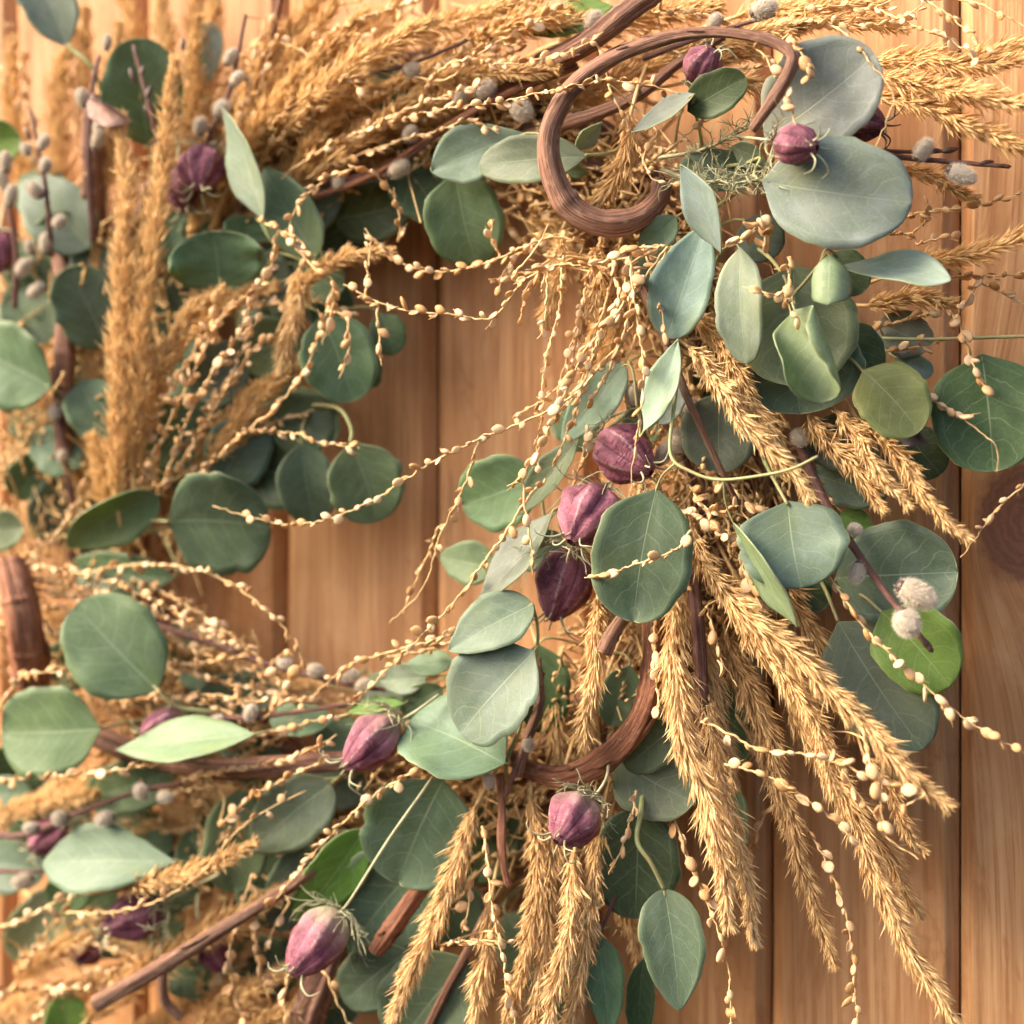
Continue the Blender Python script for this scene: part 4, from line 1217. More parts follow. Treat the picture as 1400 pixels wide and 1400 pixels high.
E("eucalyptus sprig with a hanging grey leaf on a forked green stalk at bottom", [
    L(908, 1216, 928, 1382, 90, 't', .092, .004, s='o', b=.04, cu=.3),
    L(872, 1098, 868, 1256, 116, 'd', .076, .0, s='r', b=.03)], [(908, 1216, .092), (890, 1180, .096), (871, 1150, .096), (876, 1110, .09), (880, 1070, .07)], r=1.3)
E("eucalyptus sprig with a green leaf right of the bottom plumes at the bottom edge", [
    L(815, 1280, 832, 1415, 58, 'm', .086, .0, s='o', b=.05), L(880, 1310, 876, 1420, 40, 'd', .066, .0, s='r')], None)
E("eucalyptus sprig of overlapping leaves right of the hooped vine", [
    L(842, 1035, 950, 1098, 104, 't', .074, .004, s='r', b=.04), L(925, 990, 856, 1050, 62, 'm', .082, .0, s='r')], None)
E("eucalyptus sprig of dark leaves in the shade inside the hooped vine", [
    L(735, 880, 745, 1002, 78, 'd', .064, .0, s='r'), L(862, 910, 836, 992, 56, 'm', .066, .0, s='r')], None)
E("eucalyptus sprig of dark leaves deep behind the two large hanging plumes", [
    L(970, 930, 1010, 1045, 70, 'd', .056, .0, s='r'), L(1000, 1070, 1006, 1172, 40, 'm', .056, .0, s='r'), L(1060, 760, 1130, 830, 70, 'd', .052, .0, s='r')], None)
E("eucalyptus sprig with a blurred blue grey leaf behind the right hand seeds", [
    L(1200, 440, 1275, 470, 62, 'p', .04, .0, s='r'), L(1225, 490, 1275, 510, 34, 'p', .038, .0, s='r')], None)
E("eucalyptus sprig of shaded leaves under the seed strands at lower left centre", [
    L(330, 1190, 395, 1260, 70, 'd', .056, .0, s='r'), L(220, 870, 300, 900, 60, 't', .05, .0, s='r'), L(60, 870, 20, 900, 50, 'b', .055, .0, s='r')], None)
E("eucalyptus sprig of dim leaves below the stalked pods at the upper rim", [
    L(760, 560, 810, 610, 60, 'd', .05, .0, s='r'), L(1000, 480, 960, 540, 60, 'd', .05, .0, s='r'), L(900, 560, 860, 600, 60, 't', .05, .0, s='r'),
    L(1020, 300, 1060, 350, 70, 't', .06, .0, s='r'), L(880, 330, 905, 420, 60, 't', .07, .0, s='r')], None)

E("eucalyptus sprig of large dark leaves just behind the fan of seed strands", [
    L(215, 640, 268, 545, 96, 'm', .068, .0, s='r'), L(300, 660, 352, 575, 92, 't', .066, .0, s='r'), L(262, 540, 330, 480, 92, 't', .064, .0, s='r'),
    L(330, 500, 404, 452, 86, 'm', .062, .0, s='r'), L(372, 600, 452, 560, 90, 'm', .060, .0, s='r')], [(280, 640, .06), (300, 580, .056), (310, 520, .05), (330, 480, .045)])
E("eucalyptus sprig of large dark leaves left of the brown upright vine", [
    L(66, 470, 20, 400, 80, 't', .064, .0, s='r'), L(110, 520, 150, 600, 76, 't', .07, .0, s='r'), L(118, 300, 60, 350, 76, 'm', .066, .0, s='r'),
    L(110, 640, 50, 600, 70, 't', .064, .0, s='r')], [(100, 640, .055), (104, 560, .05), (100, 450, .046), (104, 320, .044)])
E("eucalyptus sprig of dark leaves under the upper left pods and edge on leaf", [
    L(240, 360, 226, 290, 72, 'm', .066, .0, s='r'), L(400, 400, 330, 370, 76, 't', .064, .0, s='r'), L(400, 360, 470, 395, 70, 'd', .058, .0, s='r')], None)
E("eucalyptus sprig of mid green leaves between the catkin row and the lower vine", [
    L(330, 925, 270, 990, 66, 't', .068, .0, s='r'), L(440, 985, 500, 1050, 70, 'm', .066, .0, s='r'), L(150, 960, 200, 900, 60, 't', .062, .0, s='r'), L(560, 985, 500, 930, 64, 'm', .06, .0, s='r')], None)
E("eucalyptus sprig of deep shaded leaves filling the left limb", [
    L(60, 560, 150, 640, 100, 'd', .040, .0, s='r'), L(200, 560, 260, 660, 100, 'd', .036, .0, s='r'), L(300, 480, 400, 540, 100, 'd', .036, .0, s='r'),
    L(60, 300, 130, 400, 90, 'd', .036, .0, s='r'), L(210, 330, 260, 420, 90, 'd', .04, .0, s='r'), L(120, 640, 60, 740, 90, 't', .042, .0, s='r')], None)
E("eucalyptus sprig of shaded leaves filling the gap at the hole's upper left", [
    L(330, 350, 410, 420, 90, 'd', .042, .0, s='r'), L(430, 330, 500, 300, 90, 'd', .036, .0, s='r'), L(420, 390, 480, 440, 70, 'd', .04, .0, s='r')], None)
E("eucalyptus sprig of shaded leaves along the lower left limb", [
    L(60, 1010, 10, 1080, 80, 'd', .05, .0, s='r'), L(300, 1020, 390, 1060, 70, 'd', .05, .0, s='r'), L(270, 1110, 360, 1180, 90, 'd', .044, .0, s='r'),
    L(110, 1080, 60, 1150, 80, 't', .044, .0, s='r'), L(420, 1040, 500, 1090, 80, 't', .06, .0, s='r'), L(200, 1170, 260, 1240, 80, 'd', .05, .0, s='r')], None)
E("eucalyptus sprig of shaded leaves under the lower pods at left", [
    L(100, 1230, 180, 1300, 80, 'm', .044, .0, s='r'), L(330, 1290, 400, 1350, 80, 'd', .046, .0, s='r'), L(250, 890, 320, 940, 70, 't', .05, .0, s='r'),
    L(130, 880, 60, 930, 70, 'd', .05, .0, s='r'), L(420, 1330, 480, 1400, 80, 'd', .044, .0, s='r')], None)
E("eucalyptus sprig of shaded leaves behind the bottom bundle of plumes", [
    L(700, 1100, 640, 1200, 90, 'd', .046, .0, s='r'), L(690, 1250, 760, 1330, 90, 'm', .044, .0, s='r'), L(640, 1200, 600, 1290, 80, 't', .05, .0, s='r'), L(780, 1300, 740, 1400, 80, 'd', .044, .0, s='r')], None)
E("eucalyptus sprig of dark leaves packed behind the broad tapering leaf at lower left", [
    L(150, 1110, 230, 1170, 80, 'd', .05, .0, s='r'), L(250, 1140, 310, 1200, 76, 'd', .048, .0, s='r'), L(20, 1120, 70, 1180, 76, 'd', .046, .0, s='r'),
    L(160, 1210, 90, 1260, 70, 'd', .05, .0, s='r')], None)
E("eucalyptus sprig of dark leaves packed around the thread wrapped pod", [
    L(240, 1230, 190, 1300, 80, 'd', .046, .0, s='r'), L(130, 1230, 150, 1310, 70, 'd', .044, .0, s='r'), L(290, 1260, 330, 1330, 70, 'd', .044, .0, s='r'),
    L(360, 1150, 440, 1200, 76, 'd', .05, .0, s='r')], None)
E("eucalyptus sprig of dark leaves packed behind the catkins at the left edge", [
    L(30, 240, 90, 310, 76, 'm', .044, .0, s='r'), L(20, 330, 60, 400, 70, 'd', .044, .0, s='r'), L(110, 480, 150, 560, 70, 'd', .044, .0, s='r'), L(20, 560, 60, 610, 50, 'd', .044, .0, s='r')], None)
# ================================================================== grass plumes
p = plume
p("longest bright plume slanting right from under the big central leaf", [(944, 715, .085), (968, 775, .098), (1030, 845, .108), (1120, 930, .112), (1200, 1010, .114), (1292, 1098, .112)], 54)
p("plume lying just below the longest bright plume with a ragged tip", [(985, 800, .08), (1040, 880, .098), (1090, 950, .104), (1120, 1010, .106), (1142, 1078, .104)], 48)
p("plume reaching farthest into the bottom right corner over bare wood", [(1075, 950, .06), (1130, 1050, .074), (1170, 1130, .08), (1222, 1250, .084), (1262, 1325, .084), (1306, 1402, .084)], 54)
p("shaded plume just behind the one reaching into the bottom right corner", [(1110, 1000, .05), (1160, 1080, .058), (1205, 1160, .060), (1254, 1246, .060)], 46)
p("small plume tip showing under the longest bright plume's end", [(1180, 1020, .07), (1215, 1080, .08), (1236, 1120, .084), (1258, 1162, .084)], 32)
p("large plume hanging straight below the big central leaf", [(918, 815, .09), (922, 900, .106), (936, 1000, .114), (968, 1110, .116), (985, 1180, .116), (1000, 1258, .114)], 62)
p("slim plume hanging right behind the large central hanging plume", [(958, 930, .08), (985, 1050, .096), (1005, 1150, .102), (1034, 1282, .102)], 40)
p("separate plume hanging over the dark plank joint at lower right", [(1015, 990, .06), (1070, 1085, .076), (1095, 1170, .080), (1110, 1240, .080), (1138, 1316, .080)], 44)
p("short plume left of the big central leaf hanging past the cut twig", [(818, 815, .095), (816, 870, .106), (808, 940, .110), (800, 1012, .110)], 42)
p("left plume of the upper right pair hanging behind the green fork", [(938, 470, .10), (985, 530, .112), (1040, 600, .116), (1104, 678, .116)], 44)
p("right plume of the upper right pair hanging behind the green fork", [(945, 425, .085), (985, 470, .095), (1028, 545, .102), (1070, 622, .102)], 44)
p("leftmost of three plume tips below the broad blue green leaf at right", [(1100, 560, .07), (1150, 622, .08), (1207, 690, .084)], 40)
p("middle one of three plume tips below the broad blue green leaf at right", [(1140, 555, .074), (1185, 620, .086), (1238, 690, .09)], 38)
p("rightmost of three plume tips pointing at the plank joint", [(1170, 565, .07), (1225, 625, .084), (1268, 680, .09), (1316, 734, .09)], 40)
p("leftmost plume of the bottom bundle bending to the left", [(655, 1095, .096), (628, 1170, .108), (588, 1270, .114), (555, 1350, .116), (530, 1420, .116)], 52)
p("second plume of the bottom bundle falling from the hooped vine", [(725, 1080, .085), (738, 1180, .098), (720, 1290, .104), (690, 1420, .104)], 46)
p("middle plume of the bottom bundle hanging straight down", [(762, 1085, .082), (752, 1210, .096), (740, 1310, .10), (728, 1420, .10)], 46)
p("plume of the bottom bundle starting below the round pod", [(788, 1155, .09), (780, 1250, .104), (765, 1330, .108), (745, 1425, .108)], 46)
p("rightmost plume of the bottom bundle beside the green leaf", [(820, 1120, .08), (810, 1220, .092), (795, 1320, .098), (770, 1425, .098)], 46)
p("short plume of the bottom bundle crossing in front near the left", [(676, 1225, .09), (660, 1320, .108), (648, 1425, .11)], 40)
p("shaded plume behind the hanging leaf at the bottom", [(850, 1215, .05), (868, 1280, .058), (885, 1350, .058)], 46)
p("shaded plume directly behind the longest bright plume", [(1000, 780, .06), (1060, 880, .072), (1110, 980, .074), (1150, 1060, .072)], 56)
p("dark golden plume between the two large hanging plumes", [(990, 860, .06), (1030, 960, .072), (1060, 1050, .074), (1080, 1130, .072)], 52)
p("dark golden plume under the wide pale leaf at right", [(1040, 740, .05), (1090, 830, .062), (1135, 920, .064), (1165, 1000, .062)], 56)
p("golden plume beside the dark purple stalk", [(930, 800, .06), (965, 900, .074), (985, 990, .078), (1000, 1070, .076)], 50)
p("inner plume hanging behind the hooped vine on the left", [(745, 900, .05), (760, 980, .06), (770, 1080, .06)], 52)
p("inner plume hanging behind the hooped vine on the right", [(830, 920, .05), (805, 1000, .058), (795, 1090, .06)], 56)
p("straw plume under the right end of the hooped vine", [(870, 960, .05), (850, 1050, .06), (838, 1130, .062)], 44)
p("small plume hanging below the vine loop behind the seed strands", [(818, 330, .08), (818, 370, .092), (812, 425, .096)], 34)
p("bent plume stem inside the vine loop", [(862, 150, .09), (862, 195, .098), (846, 235, .10), (815, 282, .098)], 42)
p("uppermost plume reaching the right edge at top", [(1185, 85, .06), (1260, 82, .068), (1330, 88, .072), (1420, 76, .074)], 44)
p("second plume from the top at the right edge", [(1190, 100, .07), (1260, 118, .08), (1330, 128, .086), (1420, 150, .088)], 52)
p("third plume at the upper right edge drooping to a point", [(1195, 130, .066), (1260, 145, .076), (1330, 172, .08), (1415, 212, .08)], 54)
p("thin plume below the right hand willow twig", [(1215, 225, .05), (1270, 242, .056), (1332, 270, .058)], 30)
p("lone plume rising to the right edge above the dark leaf", [(1230, 372, .05), (1300, 352, .062), (1360, 338, .068), (1425, 315, .07)], 46)
p("shaded plume under the long pale leaf at right", [(1180, 420, .045), (1240, 408, .05), (1300, 412, .05)], 40)
p("pale plume at the top right corner behind the white seed strands", [(1300, 92, .06), (1360, 70, .068), (1430, 55, .07)], 40)
p("left one of the two tall upright plumes in the left limb", [(160, 690, .09), (158, 560, .104), (165, 420, .108), (172, 290, .108), (163, 165, .106)], 46)
p("right one of the two tall upright plumes in the left limb", [(180, 660, .088), (190, 520, .102), (200, 380, .106), (222, 230, .106), (242, 85, .104)], 44)
p("short plume fanning right beside the tall upright plumes", [(190, 620, .08), (215, 520, .092), (262, 430, .096), (300, 400, .096)], 44)
p("blurred bright plume far behind at the top left over pale wood", [(85, 330, .03), (80, 220, .04), (84, 120, .044), (95, 50, .044)], 62)
p("bright plume at the left edge beside the grey corner leaf", [(35, 300, .035), (20, 180, .04), (15, 60, .042)], 46)
p("background plume standing between the corner leaf and green leaf", [(140, 300, .03), (118, 160, .036), (115, 20, .04)], 44)
p("background plume rising above the round green leaf at top left", [(235, 260, .04), (228, 100, .05), (222, -20, .05)], 46)
p("upright plume left of the very pale leaf at the top", [(285, 220, .045), (282, 100, .055), (300, -20, .058)], 44)
p("plume fan beside the upper left pods rising steeply", [(300, 300, .055), (330, 170, .066), (372, 40, .07)], 48)
p("plume rising from the upper left pods toward the top edge", [(300, 280, .07), (360, 170, .08), (430, 90, .086), (500, 20, .086)], 50)
p("bright feathery plume with a pale tip left of the top middle", [(360, 190, .08), (430, 130, .094), (500, 80, .10), (590, 30, .10)], 56)
p("brown plume below the bright feathery plume at top", [(400, 260, .07), (440, 180, .08), (485, 110, .082)], 46)
p("brown plume with a blunt end behind the long seed strand", [(425, 250, .07), (500, 185, .08), (570, 130, .084)], 48)
p("plume lying along the top edge left of the green leaf", [(520, 60, .07), (620, 30, .08), (720, 0, .084)], 46)
p("plume under the upper seed strand ending by the vine loop", [(580, 110, .07), (660, 98, .08), (755, 98, .084)], 34)
p("golden plume behind the loop along the top edge", [(760, 60, .05), (860, 30, .06), (980, 10, .062)], 60)
p("golden plume behind the vine tip at the top", [(900, 85, .05), (1000, 55, .058), (1100, 35, .06)], 62)
p("golden plume across the inside of the loop", [(770, 150, .045), (880, 95, .055), (990, 80, .058)], 60)
p("golden plume at the top right of the loop", [(1000, 25, .045), (1100, 10, .05), (1200, 5, .052)], 56)
p("shaded plume below the loop's open side", [(930, 115, .05), (1000, 110, .056), (1060, 130, .056)], 50)
p("straw plume under the loop's lower bend", [(720, 300, .05), (760, 320, .06), (800, 360, .062)], 60)
p("steep plume in the top left behind the thin red stem", [(330, 250, .04), (390, 110, .05), (440, -20, .052)], 60)
p("second steep plume in the top left nearer the middle", [(420, 170, .045), (500, 60, .055), (560, -20, .056)], 58)
p("low brown plume in the top left by the catkins", [(350, 290, .045), (410, 220, .052), (470, 160, .054)], 54)
p("plume lying on the top edge above the pale pair of leaves", [(600, 75, .06), (690, 45, .07), (800, 25, .074)], 50)
p("golden plume slanting behind the seed strands right of the upper left pods", [(340, 300, .06), (420, 230, .07), (520, 170, .074)], 52)
p("golden plume over the dim leaves left of the pale pair", [(480, 215, .055), (560, 165, .064), (650, 125, .066)], 54)
p("fluffy plume tip at the top edge left of the dark vine", [(640, 60, .075), (700, 35, .085), (775, 15, .088)], 44)
p("plume at the top edge over the thin red stem", [(330, 120, .05), (400, 40, .06), (450, -30, .06)], 54)
p("fluffy plume rising steeply just right of the upper left pods", [(310, 260, .075), (345, 190, .084), (395, 120, .088), (450, 60, .088)], 50)
p("shaded plume behind the catkins left of the loop", [(640, 170, .04), (720, 130, .05), (800, 110, .052)], 54)
p("plume behind the pod in the vine tip's curve", [(850, 75, .045), (930, 60, .052), (1030, 75, .054)], 54)
p("straw plume filling the loop's lower inside", [(880, 210, .04), (840, 260, .05), (800, 300, .052)], 56)
p("plume at the top edge between the vine tip and seeds", [(1040, 40, .05), (1130, 25, .056), (1230, 40, .058)], 46)
p("straw plume in the shade below the row of catkins", [(560, 1000, .045), (480, 985, .052), (400, 975, .054)], 50)
p("straw plume in the shade under the arched seed strand", [(180, 880, .045), (270, 890, .052), (350, 920, .054)], 50)
p("arched plume tip over the hole's upper left rim", [(390, 430, .08), (425, 380, .092), (470, 352, .096), (535, 343, .094)], 34)
p("stubby plume hanging left of the drooping round leaf", [(412, 360, .085), (408, 410, .09), (398, 450, .09), (385, 500, .088)], 36)
p("brown plume among the fanned seed strands", [(280, 640, .07), (340, 560, .08), (400, 500, .084), (425, 480, .084)], 42)
p("short brown plume low in the fan of seed strands", [(262, 650, .06), (300, 590, .068), (345, 535, .07)], 46)
p("plume fanning left of the round leaves at left centre", [(255, 470, .06), (300, 420, .068), (370, 395, .07)], 44)
p("bristly plume foot left of the tall upright plumes", [(150, 700, .075), (135, 640, .082), (128, 600, .084)], 44)
p("small plume over the lower left leaves with its tip at the pods", [(152, 1216, .104), (220, 1203, .11), (285, 1185, .112), (345, 1155, .112)], 36)
p("broad blurred plume behind the straight cut twig", [(120, 1395, .075), (200, 1325, .086), (290, 1270, .09), (385, 1222, .088)], 62)
p("blurred plume at the lower left edge above the seeds", [(20, 1345, .07), (60, 1310, .08), (115, 1285, .082)], 60)
p("blurred plume left of the willow twig at lower left", [(-20, 1120, .07), (50, 1100, .076), (130, 1085, .078)], 48)
p("brown plume between the dim leaves at far lower left", [(60, 1080, .05), (130, 1075, .056), (190, 1095, .058)], 44)
p("low plume at the bottom edge under the dark twig hook", [(260, 1420, .06), (320, 1370, .07), (395, 1325, .072)], 56)
p("low plume at the bottom edge beside the bark piece", [(300, 1430, .07), (360, 1400, .076), (425, 1370, .078)], 50)
p("plume slanting in the shade behind the lower pods at left", [(220, 1330, .05), (290, 1290, .058), (360, 1260, .06)], 56)
p("golden plume in the lower left corner", [(-20, 1400, .06), (40, 1370, .066), (120, 1345, .068)], 52)

p("shaded straw plume behind the willow twig at lower left", [(260, 1130, .04), (180, 1130, .048), (90, 1150, .05)], 48)
p("shaded straw plume behind the pod under the broad tapering leaf", [(300, 1230, .04), (210, 1240, .046), (110, 1270, .048)], 50)
p("shaded straw plume low in the bottom left corner", [(240, 1310, .04), (150, 1340, .046), (50, 1390, .048)], 54)
p("shaded straw plume left of the veined teal leaf", [(450, 1110, .04), (380, 1150, .046), (310, 1200, .048)], 48)
p("slim straw plume left of the tall upright plumes", [(110, 680, .05), (118, 560, .06), (128, 430, .064), (130, 330, .064)], 28)
p("thin plume beside the very pale leaf at the top left", [(250, 240, .06), (262, 130, .068), (270, 30, .07)], 34)
p("thin plume over the corner leaf's stalk at top left", [(150, 260, .06), (152, 150, .066), (160, 40, .068)], 34)
p("pale plume far behind between the two pairs of catkins at left", [(60, 420, .03), (50, 320, .036), (48, 210, .038)], 46)
p("pale plume on the wood at the very top left", [(190, 120, .03), (178, 40, .034), (170, -40, .034)], 44)
p("pale plume on the wood beside the steep plumes at top left", [(260, 110, .03), (270, 20, .034), (276, -50, .034)], 44)
p("wispy plume slanting over the upper left pods", [(255, 330, .065), (300, 230, .074), (360, 130, .078)], 38)
p("wispy plume along the seed tips above the dim leaves", [(410, 225, .06), (500, 140, .07), (600, 85, .072)], 38)
p("wispy plume at the top edge right of the upper left catkins", [(340, 180, .06), (400, 80, .068), (470, -10, .07)], 40)
p("straw plume hanging among the seed strands under the loop, left", [(770, 310, .07), (765, 370, .082), (745, 440, .086)], 36)
p("straw plume hanging among the seed strands under the loop, right", [(850, 330, .07), (835, 410, .082), (800, 490, .086)], 40)
p("shaded straw plume behind the hanging seed strands", [(870, 360, .05), (845, 450, .058), (800, 540, .06)], 50)
p("straw plume behind the arched seed strand on the lower left limb", [(30, 850, .05), (130, 850, .058), (230, 880, .06)], 46)
p("straw plume behind the row of catkins on the lower rim", [(230, 900, .05), (330, 915, .056), (430, 940, .058)], 42)
p("shaded straw plume under the lower left vine", [(420, 1090, .05), (330, 1085, .056), (240, 1110, .058)], 42)
p("shaded straw plume left of the straight cut twig", [(60, 1240, .05), (130, 1260, .056), (200, 1300, .058)], 44)
p("straw plume right of the straight cut twig's upper end", [(330, 1260, .06), (400, 1230, .066), (460, 1210, .068)], 44)
p("straw plume below the large stalked pod", [(390, 1420, .06), (430, 1370, .068), (480, 1330, .07)], 44)
p("golden plume at the bottom edge left of the bark piece", [(180, 1420, .05), (260, 1370, .058), (340, 1300, .06)], 48)
p("straw plume deep behind the three central pods", [(870, 690, .045), (850, 780, .052), (830, 870, .054)], 50)
p("straw plume deep under the big central leaf", [(920, 700, .05), (900, 800, .058), (880, 900, .06)], 48)
p("shaded plume behind the grey leaf reaching below the bright green one", [(1060, 880, .045), (1110, 1000, .052), (1150, 1110, .054)], 50)

# ================================================================== pods
q = pod
q("purple pod nearest the hanging seed strands, topmost of the three at centre", 857, 624, 92, 80, -35, 30, .092, pale=.08, threads=12)
q("shiny purple pod left of the big central leaf, middle of the three", 802, 707, 92, 84, -122, 28, .106, pale=.05, threads=14)
q("dark purple pod lowest of the three beside the big central leaf", 770, 800, 104, 78, -108, 8, .084, pale=.05, threads=22, spread=1.5, val=.75)
q("pink and cream pod at the left of the two large pale discs", 506, 1018, 98, 70, 222, 10, .108, pale=.35, stem=[(565, 975, .104), (600, 950, .095)], threads=14)
q("round pink pod hanging under the hooped vine", 783, 1122, 80, 74, 232, 25, .112, pale=.6, stem=[(818, 1082, .112), (830, 1060, .105), (832, 1030, .09)], threads=12, spread=.8)
q("large pod on a long green stalk at the lower left centre", 431, 1290, 104, 78, 232, 12, .116, pale=.75, stem=[(478, 1232, .118), (530, 1150, .116), (578, 1082, .112), (600, 1050, .09)], threads=14)
q("dark pod wrapped in pale threads at the lower left", 180, 1254, 84, 66, 200, 15, .096, pale=.05, val=.7, threads=18, spread=1.4, stem=[(240, 1225, .095), (300, 1195, .09)])
q("small pink pod half hidden behind the oval pale leaf at left", 222, 994, 66, 50, 200, 10, .098, pale=.25, threads=12)
q("upper one of two purple pods between plumes at upper left", 275, 232, 68, 66, -100, 30, .088, pale=.05, threads=9)
q("lower one of two purple pods between plumes at upper left", 250, 262, 60, 56, -80, 20, .076, pale=.0, val=.8, threads=8)
q("pink pod in front of the two big pale leaves at upper right", 1090, 198, 66, 60, -10, 35, .128, pale=.12, threads=12, stem=[(1040, 190, .11), (1000, 186, .09)])
q("dark brown purple pod peeking out behind the top pale leaf", 1176, 166, 74, 60, -15, 10, .078, pale=.0, val=.32, threads=12, dark=True, spread=1.2)
q("blurred purple pod inside the vine tip's curve at top", 962, 89, 58, 54, 60, 20, .082, pale=.0, val=.7, threads=6)
q("blurred purple pod behind the broad tapering leaf at lower left", 66, 1146, 60, 50, 215, 10, .074, pale=.0, val=.85, threads=6)
q("purple pod cut by the left edge near the catkins", 0, 345, 56, 52, -90, 10, .07, pale=.0, threads=6)
q("small purple pod behind the hanging seeds right of the straight twig", 296, 1309, 48, 44, -60, 15, .07, pale=.0, threads=6)
q("dim purple pod beside the thread wrapped pod at lower left", 120, 1300, 44, 40, 220, 10, .06, pale=.0, val=.7, threads=4)

def tangle(label, pts, h, n, r):
    rg = np.random.default_rng(9)
    path = smooth_path(pts_of(pts, h), 40); base = path[0]
    root = thing("feathery_foliage", label, "foliage", tuple(base))
    g = Geo(); tube(g, path, np.linspace(0.0011, 0.0007, 40), 6)
    part("stem", g.mesh("stem", MAT_THREAD, base), root)
    g = Geo()
    for i in range(n):
        k = int(rg.integers(8, 39)); o = path[k]
        d = unit(rg.normal(0, 1, 3) + unit(path[min(39, k + 1)] - path[k - 1]) * 0.8)
        ll = r * rg.uniform(0.5, 1.2)
        a = o + d * ll * 0.4; b = a + unit(d + rg.normal(0, 0.5, 3)) * ll * 0.35; c = b + unit(d + rg.normal(0, 0.9, 3)) * ll * 0.35
        tube(g, smooth_path([o, a, b, c], 9), np.linspace(0.00038, 0.00018, 9), 4)
        e = a + unit(d + rg.normal(0, 0.8, 3)) * ll * 0.4
        tube(g, smooth_path([a, (a + e) / 2 + rg.normal(0, 0.0006, 3), e], 5), np.linspace(0.0003, 0.00015, 5), 4)
    part("threads", g.mesh("threads", MAT_THREAD, base), root)
tangle("feathery pale green tangle left of the lower big pale leaf at upper right", [(905, 232, .085), (950, 246, .10), (1000, 248, .108), (1060, 245, .112)], .1, 110, 0.018)
tangle("fine green threads in the gap under the folded leaf at upper right", [(900, 216, .07), (960, 205, .08), (1020, 176, .09), (1060, 160, .09)], .09, 60, 0.015)

# ================================================================== willow
w = willow
w("willow branch with two silver catkins near the tip over the teal leaf", [(1090, 600, .066), (1125, 680, .074), (1165, 745, .082), (1200, 795, .088), (1230, 835, .092), (1274, 890, .094)], [(1244, 808, 46, -28, .104), (1239, 849, 46, -70, .106), (1172, 779, 30, -100), (1168, 724, 24, None), (1091, 596, 30, None)], .09, 7.0, buds=[(1268, 882, 26, -52)])
w("willow twig with two catkins pointing right at the upper right", [(1100, 206, .062), (1190, 208, .066), (1240, 216, .07), (1310, 222, .072), (1380, 228, .072)], [(1260, 209, 32, 60), (1308, 236, 34, -25)], .07, 5, buds=[(1350, 222, 20, 10), (1374, 227, 18, -5)])
w("short willow twig above the one with two catkins at upper right", [(1110, 202, .06), (1200, 206, .066), (1270, 208, .07), (1306, 204, .072)], [], .07, 4, buds=[(1300, 205, 24, 12), (1282, 206, 18, -10)])
w("willow branch bearing a row of pale catkins at the hole's lower rim", [(200, 850, .066), (290, 880, .078), (360, 906, .082), (440, 928, .082), (520, 942, .078), (600, 940, .06)], [(388, 905, 26, -10), (428, 916, 26, -10), (472, 921, 28, -12), (494, 936, 26, None), (320, 882, 18, None)], .085, 5)
w("willow twig with two white catkins above the oval pale leaf", [(250, 972, .084), (330, 982, .092), (400, 974, .092), (470, 964, .088), (540, 955, .07)], [(300, 985, 26, 200), (342, 976, 28, 75)], .09, 4, buds=[(470, 965, 16, 20)])
w("willow twig with dim catkins over the broad tapering leaf at lower left", [(-10, 1142, .098), (40, 1140, .104), (110, 1110, .104), (190, 1082, .10), (250, 1070, .09)], [(45, 1131, 22, 180), (82, 1119, 28, 150), (145, 1119, 30, 190), (193, 1083, 28, 120), (222, 1090, 24, 0)], .1, 5)
w("willow twig with a catkin cut by the lower left edge", [(-20, 1190, .09), (40, 1192, .092), (90, 1188, .08)], [(35, 1203, 30, 190)], .09, 4)
w("willow branch with many grey catkins along the left edge", [(70, 350, .085), (66, 290, .096), (60, 240, .10), (50, 190, .10), (42, 150, .098)], [(58, 197, 24, 60), (36, 205, 22, 120), (62, 226, 26, 80), (50, 263, 28, 130), (80, 304, 26, 50), (62, 338, 26, 90), (42, 340, 22, 110)], .1, 4.5, buds=[(38, 182, 20, 110)])
w("second willow branch with catkins at the very left edge", [(20, 420, .08), (22, 350, .09), (12, 280, .095), (4, 210, .095)], [(8, 226, 26, 90), (4, 250, 26, 110), (14, 273, 28, 80), (30, 369, 28, 60), (46, 400, 26, 40)], .09, 4.5)
w("willow branch holding white catkins beside the dry curled leaf", [(128, 330, .08), (122, 240, .09), (122, 170, .095), (128, 110, .095), (136, 76, .09)], [(114, 137, 28, 110), (133, 195, 28, 70), (134, 175, 22, 80), (146, 62, 20, 80)], .095, 5.5)
w("budded willow twig in front of the round green leaf at top left", [(222, 220, .08), (208, 160, .088), (195, 110, .09), (182, 62, .088)], [], .09, 4.5, buds=[(181, 103, 24, 110), (194, 98, 20, 80), (203, 126, 22, 70), (200, 150, 16, 110), (185, 72, 20, 100)])
w("willow twig with grey catkins above the upper left pods", [(265, 250, .075), (285, 190, .084), (315, 120, .088), (336, 20, .085)], [(274, 174, 30, 80), (302, 150, 32, 60), (314, 81, 26, 60), (322, 110, 24, 50)], .088, 4.5, buds=[(250, 60, 20, 90)])
w("willow stem with soft catkins along the top left of the loop", [(440, 255, .068), (540, 225, .078), (610, 175, .08), (680, 120, .08)], [(464, 250, 28, 100), (542, 233, 32, 30), (560, 185, 28, 60), (628, 135, 28, 60), (712, 150, 38, -40), (660, 124, 32, 30)], .08, 4, buds=[])
w("willow stem with catkins among the plumes at the top", [(430, 150, .07), (500, 105, .085), (560, 88, .088), (640, 55, .08)], [(508, 92, 32, 30), (562, 96, 30, 10), (435, 145, 22, 60)], .088, 4)
w("willow twig with a round catkin right of the top green leaf", [(730, 80, .07), (790, 50, .08), (830, 20, .085)], [(811, 30, 36, 60)], .085, 4)
